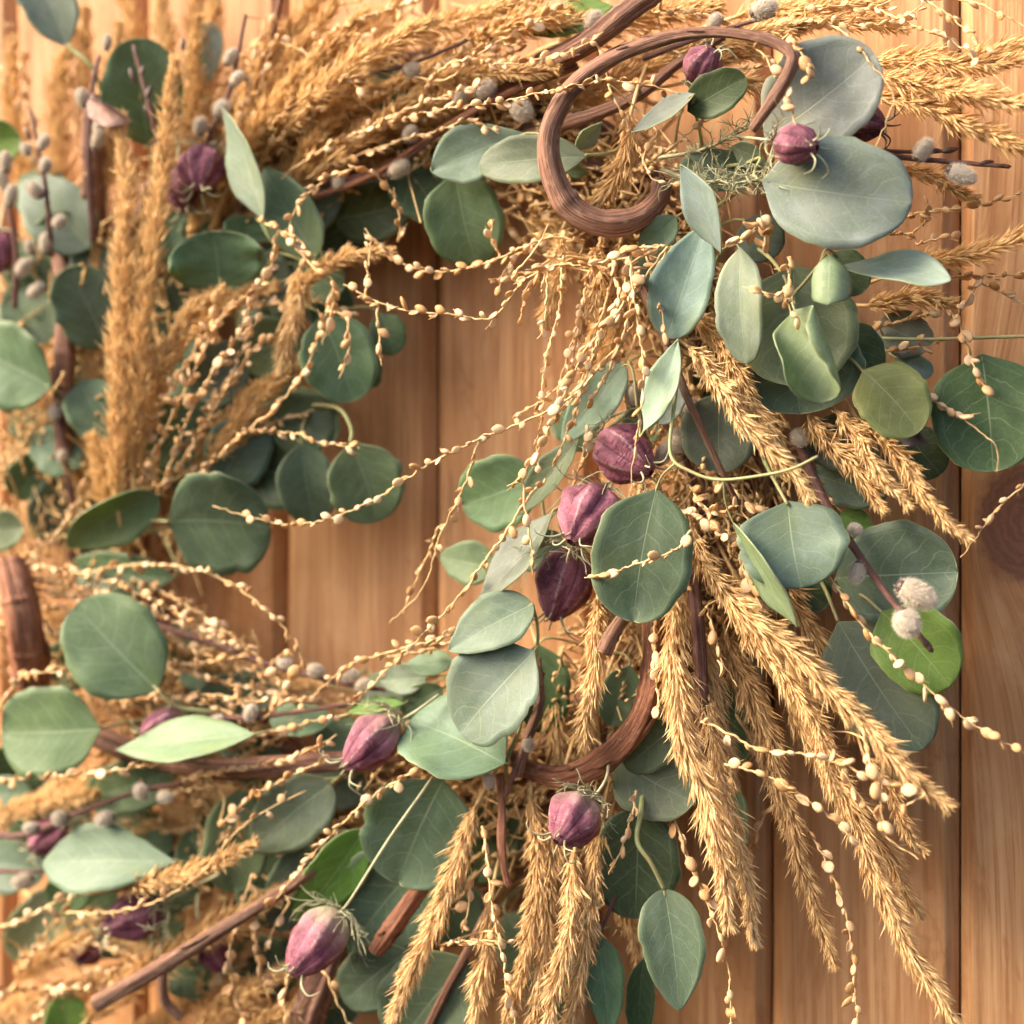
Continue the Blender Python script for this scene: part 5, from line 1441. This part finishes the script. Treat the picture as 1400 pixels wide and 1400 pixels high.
w("willow twig with two catkins at the top behind the vine tip", [(880, 80, .07), (960, 50, .078), (1060, 20, .08)], [(1040, 14, 36, 20), (976, 31, 28, 60)], .08, 4.5)
w("willow stem with fluffy catkins hidden beside the topmost central pod", [(950, 660, .07), (925, 600, .078), (890, 560, .08), (865, 520, .08)], [(926, 606, 44, 100), (866, 545, 34, 100), (905, 625, 34, 60), (940, 560, 24, 60)], .08, 5)
w("willow stem with small catkins left of the hooped vine", [(740, 920, .08), (732, 980, .09), (710, 1040, .098), (690, 1090, .10)], [(722, 1017, 24, -80), (670, 1072, 24, 110)], .098, 5)
w("willow stem with one catkin beside the bottom bundle of plumes", [(860, 1180, .07), (835, 1240, .084), (812, 1300, .088)], [(814, 1270, 24, 120)], .088, 3.5)
w("willow stem with dim catkins in the left limb beside the brown vine", [(100, 700, .06), (88, 620, .072), (78, 560, .076), (70, 500, .074)], [(75, 566, 26, 100), (85, 625, 22, 80), (56, 500, 20, 110)], .076, 4.5)

def dry_leaf():
    d = L(120, 140, 180, 168, 34, 'm', .104, .008, r=30, b=.12, cu=1.2, s='e', tw=60, wv=.25)
    g, A, T = leaf_geo(d)
    root = thing("dried_leaf", "shrivelled brown dry leaf curled beside the white catkins at upper left", "dry leaf", tuple(A))
    o = part("blade", g.mesh("blade", MAT_DRYLEAF, A, uv=True), root)
    so = o.modifiers.new("thickness", 'SOLIDIFY'); so.thickness = 0.0009; so.offset = 0
    g = Geo(); tube(g, np.array([A + T * 0.004, A - T * 0.006 + [0, .004, 0], A - T * 0.012 + [0, .012, 0]]), 0.0007, 6)
    part("petiole", g.mesh("petiole", MAT_TWIG, A, uv=True), root)
    d = L(1222, 582, 1270, 608, 26, 'm', .078, .004, r=30, b=.12, cu=1.0, s='e', tw=30, wv=.2)
    g, A, T = leaf_geo(d)
    root = thing("dried_leaf", "small dark grey dry leaf below the olive tinted leaf at right", "dry leaf", tuple(A))
    o = part("blade", g.mesh("blade", plain("grey_dry_leaf", (0.10, 0.085, 0.095), 0.6, 0.2, 0.45, 160), A, uv=True), root)
    so = o.modifiers.new("thickness", 'SOLIDIFY'); so.thickness = 0.0009; so.offset = 0
    g = Geo(); tube(g, np.array([A + T * 0.004, A - T * 0.006 + [0, .004, 0], A - T * 0.012 + [0, .012, 0]]), 0.0007, 6)
    part("petiole", g.mesh("petiole", MAT_TWIG, A, uv=True), root)
dry_leaf()

# ================================================================== seed sprigs
B_ = branch
s = seed_sprig
s("long seed strand sweeping across the hole to the left centre leaf", [
    B_([(868, 440, .10), (830, 490, .108), (790, 535, .112), (735, 568, .115), (660, 598, .118), (590, 632, .12), (525, 675, .12), (460, 706, .12), (400, 717, .118), (345, 708, .116), (292, 692, .114)], gap=18, size=8.5, a=.02, b=.93, flake=.15),
    B_([(655, 600, .118), (640, 650, .116), (622, 690, .114), (600, 735, .11), (580, 800, .108), (534, 852, .106)], gap=17, size=8, a=.04, b=.62),
    B_([(600, 720, .10), (575, 780, .09), (550, 840, .085)], gap=18, size=7, a=.05, b=.9)])
s("seed sprig hanging in many strands below the loop's lower right", [
    B_([(905, 335, .10), (860, 365, .112), (850, 420, .116), (800, 480, .118), (770, 545, .12), (742, 605, .12), (712, 652, .118), (695, 665, .116)], gap=13, size=8.5),
    B_([(862, 345, .105), (862, 400, .114), (825, 450, .116), (800, 520, .116), (780, 580, .116), (755, 640, .114)], gap=13, size=8.5),
    B_([(770, 350, .10), (765, 420, .11), (745, 500, .112), (742, 560, .112), (733, 610, .112), (738, 650, .112)], gap=14, size=8),
    B_([(805, 370, .095), (790, 440, .104), (772, 500, .106), (760, 545, .108)], gap=12, size=8),
    B_([(840, 370, .09), (820, 440, .10), (790, 500, .10), (745, 545, .10), (700, 570, .10)], gap=13, size=8),
    B_([(715, 660, .116), (718, 695, .116), (726, 740, .116), (728, 785, .115)], gap=22, size=9, a=.25, b=1, flake=0)])
s("seed strand dropping straight down in front of the topmost central pod", [
    B_([(862, 340, .115), (864, 380, .122), (872, 440, .124), (880, 500, .126), (876, 560, .126), (868, 615, .124), (862, 672, .12)], gap=17, size=9.5, a=.12, b=.85, flake=0)])
s("seed strand beside the reddish twig below the loop", [
    B_([(880, 335, .10), (890, 375, .108), (905, 425, .11), (912, 470, .108)], gap=15, size=9),
    B_([(912, 338, .112), (885, 375, .116), (860, 405, .116), (838, 450, .114)], gap=16, size=9, a=.3)])
s("long looping seed strand across the top of the hole", [
    B_([(912, 336, .118), (860, 342, .12), (810, 362, .12), (760, 362, .12), (715, 385, .12), (690, 420, .12), (664, 436, .12), (620, 430, .12), (560, 425, .12), (515, 412, .118), (470, 388, .116)], gap=15, size=8.5, flake=.45),
    B_([(742, 400, .12), (748, 370, .122), (745, 440, .124), (735, 465, .124)], gap=16, size=6, flake=.9),
    B_([(700, 380, .12), (725, 350, .122), (740, 325, .122), (748, 308, .122)], gap=20, size=6, a=0, b=.5),
    B_([(516, 412, .118), (517, 450, .118), (521, 500, .117)], gap=16, size=8.5, a=.2),
    B_([(500, 408, .118), (503, 370, .118), (508, 322, .117)], gap=20, size=7.5, a=.0, b=.9)])
s("thick seed sprig along the rim between the hanging green leaf and hole", [
    B_([(800, 330, .09), (750, 325, .098), (700, 345, .10), (660, 362, .10), (600, 372, .10), (560, 365, .10), (520, 338, .10), (498, 313, .10)], gap=13, size=8.5),
    B_([(760, 320, .085), (720, 340, .094), (690, 370, .096), (680, 400, .096)], gap=10, size=8, flake=.5),
    B_([(790, 350, .085), (745, 370, .094), (710, 375, .096), (670, 385, .096)], gap=10, size=8, flake=.5),
    B_([(680, 345, .09), (672, 320, .094), (675, 300, .094)], gap=14, size=8)])
s("seed strand tipped white in front of the leaves at the hole's top left", [
    B_([(545, 330, .08), (546, 290, .088), (530, 255, .094), (500, 232, .10), (460, 237, .104), (425, 262, .106), (402, 290, .106), (395, 320, .104)], gap=12, size=8.5, flake=.35)])
s("seed strand with an open husk over the hole's upper left leaves", [
    B_([(352, 300, .10), (385, 318, .108), (425, 362, .112), (456, 388, .112), (452, 430, .108), (440, 470, .104)], gap=17, size=9.5, flake=.2),
    B_([(388, 318, .11), (405, 325, .114), (418, 338, .116)], gap=7, size=6.5, flake=1)])
s("seed strand arching from the fan down past the round leaf at the hole's rim", [
    B_([(250, 668, .08), (320, 605, .092), (380, 552, .098), (415, 510, .10), (438, 455, .10), (452, 400, .10)], gap=13, size=8.5),
    B_([(445, 425, .10), (470, 432, .104), (478, 470, .106), (464, 518, .106)], gap=17, size=8.5)])
s("fan of seed strands rising from the left centre leaf, left half", [
    B_([(190, 668, .08), (205, 590, .09), (240, 520, .098), (280, 460, .102), (320, 410, .104)], gap=11, size=8),
    B_([(200, 668, .08), (230, 580, .094), (270, 500, .10), (300, 440, .104), (360, 380, .106), (380, 318, .106)], gap=11, size=8.5),
    B_([(290, 470, .10), (294, 420, .104), (296, 390, .105)], gap=14, size=8)])
s("fan of seed strands rising from the left centre leaf, right half", [
    B_([(218, 672, .085), (250, 590, .096), (280, 525, .10), (322, 465, .104), (340, 420, .106), (352, 380, .106)], gap=11, size=8.5),
    B_([(225, 668, .08), (275, 590, .09), (310, 530, .096), (335, 470, .10), (355, 430, .10)], gap=11, size=8),
    B_([(275, 560, .08), (320, 520, .086), (345, 480, .09), (372, 462, .092)], gap=12, size=8)])
s("short seed strand lying level across the hole's left rim leaves", [
    B_([(340, 590, .085), (400, 592, .094), (440, 606, .098), (492, 612, .098)], gap=12, size=8)])
s("level seed strand behind the stubby plume at left", [
    B_([(320, 420, .07), (380, 416, .074), (430, 412, .076), (490, 430, .076)], gap=12, size=8)])
s("longest seed strand at the top ending in a white tip inside the loop", [
    B_([(360, 262, .08), (440, 205, .09), (520, 172, .098), (600, 150, .108), (680, 140, .118), (760, 122, .128), (830, 110, .134), (880, 116, .136), (930, 128, .136)], gap=12.5, size=8.5, a=.12, flake=.3)])
s("short seed strand lying above the longest one left of the loop", [
    B_([(420, 245, .08), (500, 178, .09), (560, 148, .096), (620, 128, .10), (664, 114, .102)], gap=12, size=8.5, a=.25)])
s("seed strand ending in a white tip over the pale pair of leaves", [
    B_([(440, 230, .08), (540, 195, .09), (600, 178, .096), (640, 165, .10), (682, 182, .102)], gap=14, size=8)])
s("seed strand along the upper part of the loop's left side", [
    B_([(580, 120, .09), (620, 85, .098), (680, 88, .10), (740, 80, .10), (785, 68, .102), (825, 45, .102)], gap=11, size=9, flake=.25),
    B_([(812, 48, .10), (822, 80, .10), (832, 110, .098)], gap=40, size=6)])
s("smooth straw strand with seeds slanting up left of the green top leaf", [
    B_([(560, 105, .09), (610, 108, .096), (660, 70, .10), (710, 42, .10), (770, 8, .10), (800, -15, .1)], gap=14, size=9, a=.3)])
s("seed sprig in the golden tangle at the top left of centre", [
    B_([(330, 220, .08), (370, 170, .09), (430, 125, .096), (480, 112, .10), (494, 138, .10)], gap=12, size=8.5),
    B_([(350, 230, .075), (380, 190, .085), (440, 150, .09), (480, 120, .09)], gap=12, size=8),
    B_([(430, 60, .08), (480, 30, .088), (540, 10, .09), (600, -10, .09)], gap=12, size=8),
    B_([(420, 100, .08), (470, 60, .088), (520, 45, .09)], gap=12, size=8)])
s("seed sprig in the tangle beside the thin red stem at top left", [
    B_([(300, 250, .07), (330, 160, .08), (352, 60, .084), (375, 20, .084)], gap=13, size=8.5),
    B_([(320, 260, .07), (370, 70, .084), (390, 60, .088), (430, 80, .09)], gap=16, size=8.5)])
s("seed sprig straggling over the pale wood in the top left corner", [
    B_([(60, 260, .05), (40, 190, .056), (20, 130, .058), (0, 85, .058)], gap=14, size=8),
    B_([(45, 190, .05), (35, 110, .055), (15, 30, .055)], gap=14, size=8)])
s("seed strand over the straw plume under the loop", [
    B_([(900, 180, .10), (880, 215, .106), (888, 240, .108), (905, 250, .108), (940, 252, .106)], gap=26, size=8),
    B_([(832, 115, .10), (850, 155, .104), (868, 195, .104), (885, 230, .106)], gap=18, size=7.5),
    B_([(890, 222, .10), (920, 200, .102), (945, 178, .102), (975, 160, .10)], gap=22, size=9)])
s("small seed cluster dangling from the vine tip at upper right", [
    B_([(1080, 45, .12), (1085, 60, .128), (1100, 78, .13), (1106, 98, .13), (1102, 112, .13)], gap=10, size=9.5, flake=.4),
    B_([(1030, 62, .12), (1048, 80, .126), (1060, 105, .128)], gap=14, size=8.5),
    B_([(1070, 118, .125), (1082, 150, .132), (1090, 180, .136), (1098, 206, .136)], gap=15, size=10, a=0, b=.4, flake=0)])
s("bare bent straw with a white seed arching over the top pale leaf", [
    B_([(1120, 25, .10), (1160, 50, .108), (1196, 92, .112), (1222, 132, .112), (1210, 170, .112), (1194, 208, .112)], gap=30, size=9, a=.0, b=.35, flake=.5, r=.9)])
s("white seed strand crossing the wood at the top right corner", [
    B_([(1240, -30, .08), (1268, 2, .086), (1300, 22, .09), (1330, 48, .092), (1358, 74, .092)], gap=16, size=7.5, flake=.6, r=.9),
    B_([(1195, 10, .07), (1250, 35, .076), (1300, 55, .08), (1340, 85, .084), (1388, 130, .086)], gap=18, size=8, b=.8, flake=.4),
    B_([(1300, -5, .06), (1340, 5, .064), (1370, 20, .066), (1420, 45, .066)], gap=24, size=8, b=.6)])
s("seed sprig with loose strands over the wood at top right", [
    B_([(1060, 30, .06), (1120, 30, .066), (1180, 35, .07), (1230, 24, .072), (1280, -5, .074)], gap=12, size=8.5),
    B_([(1100, 10, .06), (1160, 8, .064), (1200, 15, .066), (1225, 10, .066)], gap=13, size=8.5)])
s("seed sprig blurred against the wood right of the lower big pale leaf", [
    B_([(1225, 300, .045), (1270, 288, .052), (1320, 284, .056), (1370, 272, .058), (1420, 260, .058)], gap=18, size=8.5),
    B_([(1210, 320, .04), (1250, 318, .046), (1268, 290, .05), (1268, 270, .05)], gap=12, size=8.5),
    B_([(1255, 335, .045), (1290, 325, .048), (1310, 330, .048)], gap=16, size=8)])
s("seed sprig dangling below the lone plume at the right edge", [
    B_([(1290, 380, .045), (1340, 376, .05), (1370, 378, .052), (1410, 368, .052)], gap=14, size=8.5),
    B_([(1345, 378, .05), (1330, 400, .052), (1312, 425, .054), (1305, 440, .054)], gap=13, size=8.5),
    B_([(1350, 390, .05), (1380, 405, .052), (1410, 420, .052)], gap=13, size=8.5)])
s("seed strand hanging over the big dark leaf at the right edge", [
    B_([(1295, 425, .06), (1312, 445, .07), (1322, 475, .074), (1335, 510, .078), (1356, 540, .078)], gap=14, size=9.5)])
s("seed strand ending in a bent bare straw on the big dark leaf", [
    B_([(1245, 520, .07), (1275, 545, .078), (1305, 565, .08), (1340, 590, .082), (1362, 612, .082), (1364, 645, .08)], gap=15, size=9, a=.05, b=.55)])
s("blurred seed sprig left of the dark leaf at the right", [
    B_([(1190, 450, .045), (1230, 440, .05), (1280, 425, .052)], gap=12, size=9), B_([(1210, 480, .045), (1255, 474, .05), (1285, 470, .05)], gap=12, size=9)])
s("seed strand entering from the right edge beside the knot", [
    B_([(1425, 640, .06), (1395, 668, .066), (1365, 695, .07), (1345, 722, .072), (1314, 762, .074)], gap=15, size=9, b=.75, flake=.3)])
s("seed strand running past the bright green leaf to the right edge", [
    B_([(1128, 782, .088), (1155, 818, .096), (1190, 868, .10), (1240, 915, .10), (1280, 950, .10), (1330, 990, .10), (1420, 1040, .10)], gap=17, size=9.5, flake=.2)])
s("upper pale seed strand crossing the right hand plumes", [
    B_([(958, 985, .118), (990, 1000, .122), (1040, 1025, .124), (1090, 1030, .126), (1150, 1045, .126), (1210, 1070, .126), (1260, 1085, .126)], gap=21, size=9.5, flake=.25),
    B_([(1262, 1088, .126), (1250, 1095, .126), (1232, 1104, .126)], gap=14, size=10, a=.5, b=1, flake=0)])
s("lower pale seed strand crossing the right hand plumes", [
    B_([(990, 1045, .114), (1030, 1055, .118), (1075, 1075, .12), (1120, 1105, .12), (1160, 1140, .12), (1190, 1168, .118)], gap=21, size=9.5, b=.9, flake=.25)])
s("pale seeds hanging off the end of the longest bright plume", [
    B_([(1180, 1010, .122), (1190, 1040, .126), (1200, 1080, .128), (1208, 1130, .128)], gap=17, size=10, b=1),
    B_([(1120, 1000, .10), (1140, 1030, .106), (1165, 1075, .108), (1200, 1120, .11), (1212, 1145, .11), (1256, 1175, .11)], gap=15, size=9, b=.75)])
s("seed strand hanging in the gap between plumes over the dark joint", [
    B_([(1095, 1120, .07), (1125, 1170, .078), (1150, 1230, .082), (1165, 1300, .084), (1172, 1420, .084)], gap=13, size=8.5)])
s("seed strand hanging beside the grey leaf at the bottom", [
    B_([(922, 1118, .08), (945, 1185, .088), (975, 1255, .092), (995, 1320, .092), (1000, 1420, .092)], gap=14, size=9)])
s("pale blurred seed strand low over the plank joint", [
    B_([(1075, 1085, .04), (1050, 1110, .045), (1030, 1150, .048), (1014, 1190, .048)], gap=17, size=9)])
s("seed strand lying across the big central leaf", [
    B_([(945, 725, .125), (925, 752, .13), (895, 762, .133), (860, 775, .134), (825, 788, .134), (800, 790, .132)], gap=13, size=8, a=0, b=.95, flake=.4)])
s("single seed stalk standing above the middle central pod", [
    B_([(782, 668, .10), (792, 640, .106), (800, 605, .11), (804, 585, .112)], gap=15, size=10, a=.1, b=1, flake=.0)])
s("seed sprig massed behind the green fork under the upper plumes", [
    B_([(940, 660, .08), (960, 690, .094), (985, 700, .10), (1010, 690, .10)], gap=9, size=9.5, flake=.5),
    B_([(920, 700, .085), (950, 705, .096), (975, 720, .10), (1000, 745, .10)], gap=9, size=9.5, flake=.5),
    B_([(940, 735, .09), (935, 760, .10), (940, 790, .10)], gap=10, size=9, flake=.4),
    B_([(960, 640, .07), (990, 660, .08), (1030, 690, .084), (1055, 700, .084)], gap=10, size=9, flake=.4)])
s("seed strand between the narrow edge on leaf and the plumes at right", [
    B_([(1010, 740, .085), (1020, 790, .096), (1040, 830, .10), (1055, 860, .10)], gap=13, size=10),
    B_([(965, 830, .09), (978, 870, .10), (985, 900, .102), (1008, 940, .102)], gap=17, size=10, b=.7)])
s("seed strand dropping left of the large central hanging plume", [
    B_([(895, 840, .09), (895, 890, .10), (898, 940, .104), (900, 980, .104)], gap=13, size=10)])
s("seed strand beside the pod under the hooped vine", [
    B_([(870, 1080, .09), (862, 1120, .098), (850, 1160, .10), (832, 1195, .10)], gap=16, size=9)])
s("seed strand down the front of the bottom bundle of plumes", [
    B_([(660, 1130, .105), (668, 1190, .118), (675, 1250, .122), (688, 1310, .124), (695, 1360, .124), (712, 1425, .124)], gap=15, size=10),
    B_([(600, 1292, .11), (635, 1288, .12), (668, 1286, .122), (700, 1290, .12)], gap=12, size=9, flake=.5),
    B_([(645, 1200, .10), (640, 1240, .108), (632, 1275, .11)], gap=14, size=10)])
s("seed strand across the teal leaf left of the two large pale discs", [
    B_([(620, 1015, .10), (575, 1050, .116), (530, 1075, .118), (490, 1105, .118), (445, 1150, .116), (405, 1195, .114), (370, 1240, .112)], gap=14, size=9, a=.15)])
s("long seed strand from the hole's right rim down to its lower left", [
    B_([(745, 655, .105), (715, 690, .112), (690, 730, .114), (640, 800, .114), (600, 845, .114), (555, 890, .114), (520, 925, .112), (480, 965, .108)], gap=18, size=9, flake=.2)])
s("pair of seed strands leading in along the hole's lower right rim", [
    B_([(720, 825, .09), (660, 850, .10), (600, 872, .102), (540, 890, .102), (480, 908, .10), (430, 950, .095), (395, 985, .09)], gap=15, size=8.5),
    B_([(710, 850, .08), (650, 865, .09), (580, 890, .092), (520, 900, .09)], gap=15, size=8.5)])
s("seed strand arched above the row of catkins", [
    B_([(100, 790, .08), (180, 772, .09), (260, 778, .094), (320, 800, .096), (375, 845, .098), (412, 895, .098), (395, 935, .096), (360, 985, .094)], gap=16, size=9)])
s("dense seed strands fanning right from the left edge, upper layer", [
    B_([(-20, 775, .09), (60, 775, .10), (130, 790, .104), (200, 815, .104), (270, 855, .102), (340, 890, .098)], gap=9, size=8.5, flake=.4),
    B_([(-20, 790, .08), (80, 795, .094), (170, 820, .098), (240, 850, .098), (310, 880, .094)], gap=9, size=8.5, flake=.4),
    B_([(0, 780, .085), (60, 745, .094), (105, 690, .096), (118, 650, .094)], gap=14, size=8)])
s("dense seed strands fanning right from the left edge, lower layer", [
    B_([(20, 820, .07), (120, 840, .085), (220, 870, .09), (310, 905, .09), (400, 935, .085)], gap=9, size=8.5, flake=.4),
    B_([(60, 860, .07), (160, 890, .08), (260, 920, .084), (360, 945, .08), (450, 960, .07)], gap=9, size=8.5, flake=.4),
    B_([(180, 790, .07), (260, 830, .08), (330, 880, .084), (380, 920, .08)], gap=12, size=8.5),
    B_([(215, 905, .08), (260, 908, .09), (310, 900, .094), (340, 895, .094)], gap=15, size=9)])
s("seed strand in front of the stout vine stub at the left edge", [
    B_([(-15, 985, .11), (10, 950, .118), (30, 925, .12), (65, 918, .12), (100, 922, .118)], gap=13, size=9)])
s("seed strand below the row of catkins at left of centre", [
    B_([(230, 960, .08), (290, 950, .088), (360, 960, .09), (430, 955, .09)], gap=11, size=8.5, flake=.4),
    B_([(240, 1000, .07), (330, 960, .08), (380, 900, .086), (400, 895, .088)], gap=14, size=9)])
s("pale seed strand from the left edge under the round two toned leaf", [
    B_([(-20, 1070, .12), (30, 1065, .122), (70, 1062, .124), (110, 1058, .124), (170, 1052, .12), (240, 1040, .112), (300, 1025, .108), (360, 1005, .104), (430, 985, .10), (480, 975, .095)], gap=14, size=9, flake=.25)])
s("seed strands brushing the pink and cream pod from the left", [
    B_([(250, 1065, .10), (330, 1050, .104), (400, 1035, .106), (460, 1005, .104)], gap=11, size=9, flake=.3),
    B_([(300, 1130, .104), (345, 1090, .11), (400, 1060, .11), (450, 1035, .108)], gap=14, size=9)])
s("long straw strand crossing the thread wrapped pod", [
    B_([(90, 1248, .112), (145, 1248, .116), (215, 1232, .118), (280, 1190, .118), (320, 1140, .116), (370, 1105, .112), (420, 1080, .106)], gap=34, size=9)])
s("seed strand at the lower left edge beside the pale blurred leaf", [
    B_([(-15, 1275, .10), (30, 1258, .106), (70, 1238, .108), (105, 1222, .106)], gap=13, size=9),
    B_([(30, 1330, .09), (55, 1285, .098), (85, 1245, .10), (110, 1215, .098)], gap=13, size=9)])
s("level seed strand near the bottom left corner", [
    B_([(-15, 1355, .095), (40, 1352, .10), (100, 1352, .102), (160, 1352, .10), (200, 1335, .095)], gap=12, size=9, flake=.4),
    B_([(75, 1350, .095), (55, 1385, .098), (35, 1415, .098)], gap=14, size=9)])
s("seed strands hanging beside the small pod right of the straight twig", [
    B_([(345, 1195, .09), (330, 1240, .10), (315, 1290, .104), (318, 1350, .104), (340, 1410, .10)], gap=15, size=9.5),
    B_([(395, 1235, .095), (380, 1260, .10), (362, 1298, .10)], gap=20, size=8),
    B_([(350, 1255, .09), (352, 1310, .094), (370, 1370, .096)], gap=15, size=9)])
s("seed strand dangling under the large stalked pod", [
    B_([(395, 1330, .10), (388, 1365, .104), (392, 1400, .104)], gap=13, size=10), B_([(445, 1330, .10), (462, 1370, .10), (480, 1410, .1)], gap=40, size=7)])
s("small seed spray on the disc leaf at the upper right", [
    B_([(1080, 350, .11), (1078, 385, .12), (1062, 405, .124), (1045, 400, .124), (1028, 400, .122)], gap=12, size=9.5, flake=.5),
    B_([(1072, 395, .118), (1078, 420, .12), (1095, 440, .12)], gap=14, size=9)])
s("small seed spray at the left tip of the lower big pale leaf", [
    B_([(1050, 345, .10), (1040, 310, .116), (1025, 318, .12), (998, 332, .122)], gap=8, size=10, flake=.5)])

s("fine seed sprig spreading over the tall upright plumes' right side", [
    B_([(200, 640, .07), (225, 540, .08), (250, 460, .084), (270, 400, .086)], gap=11, size=8),
    B_([(210, 650, .06), (260, 600, .07), (300, 540, .074), (330, 500, .076)], gap=11, size=8),
    B_([(230, 660, .06), (300, 620, .068), (370, 580, .07), (430, 560, .07)], gap=12, size=8)])
s("fine seed sprig at the left end of the lower limb", [
    B_([(-10, 830, .08), (50, 850, .088), (110, 880, .09), (170, 930, .088)], gap=10, size=8),
    B_([(150, 960, .08), (220, 955, .088), (290, 965, .09), (350, 990, .088)], gap=11, size=8),
    B_([(10, 800, .08), (90, 815, .086), (170, 845, .088), (250, 880, .086)], gap=10, size=8)])
s("fine seed sprig under the vine of the lower left limb", [
    B_([(180, 1075, .07), (260, 1080, .078), (340, 1060, .08), (420, 1050, .08)], gap=11, size=8.5),
    B_([(280, 1170, .08), (330, 1130, .088), (390, 1120, .09)], gap=14, size=8.5)])
s("fine seed sprig in the shade around the thread wrapped pod", [
    B_([(60, 1320, .08), (110, 1290, .086), (160, 1300, .088), (220, 1330, .086)], gap=12, size=8.5),
    B_([(230, 1290, .07), (180, 1320, .078), (120, 1330, .08)], gap=12, size=8.5)])
s("fine seed sprig hanging thick below the loop in the middle", [
    B_([(815, 345, .09), (800, 420, .10), (785, 480, .104), (765, 560, .104)], gap=11, size=8.5),
    B_([(835, 350, .095), (845, 410, .104), (815, 470, .108), (785, 540, .108), (750, 580, .108)], gap=11, size=8.5),
    B_([(875, 370, .095), (858, 440, .104), (835, 500, .106), (800, 560, .106)], gap=12, size=8.5),
    B_([(780, 345, .09), (745, 360, .098), (720, 400, .10), (712, 440, .10)], gap=11, size=8)])
s("fine seed sprig tangled over the plumes along the top edge", [
    B_([(480, 150, .08), (560, 110, .088), (640, 70, .09), (720, 60, .09)], gap=12, size=8.5),
    B_([(620, 60, .08), (700, 20, .086), (760, -10, .086)], gap=12, size=8.5),
    B_([(860, 20, .07), (940, 15, .076), (1020, 40, .078)], gap=12, size=8.5),
    B_([(900, 60, .065), (980, 95, .07), (1050, 90, .07)], gap=12, size=8.5)])
# filler strands deep in the wreath
s("shaded seed sprig deep under the loop and the pale pair of leaves", [
    B_([(560, 200, .05), (620, 250, .06), (680, 300, .062), (740, 350, .064)], gap=11, size=9, flake=.4),
    B_([(700, 250, .05), (750, 300, .058), (800, 340, .06)], gap=10, size=9, flake=.4),
    B_([(870, 240, .05), (830, 320, .06), (810, 400, .062)], gap=10, size=9, flake=.4)])
s("shaded seed sprig deep behind the three central pods", [
    B_([(900, 640, .05), (860, 720, .058), (840, 800, .06), (800, 880, .062)], gap=11, size=9, flake=.4),
    B_([(960, 680, .05), (930, 780, .06), (880, 880, .062)], gap=11, size=9, flake=.4)])
s("shaded seed sprig deep among the leaves of the lower limb", [
    B_([(640, 1010, .05), (560, 1040, .06), (480, 1060, .062), (400, 1080, .06)], gap=11, size=9, flake=.4),
    B_([(760, 930, .05), (740, 1000, .06), (720, 1060, .062)], gap=11, size=9, flake=.4)])
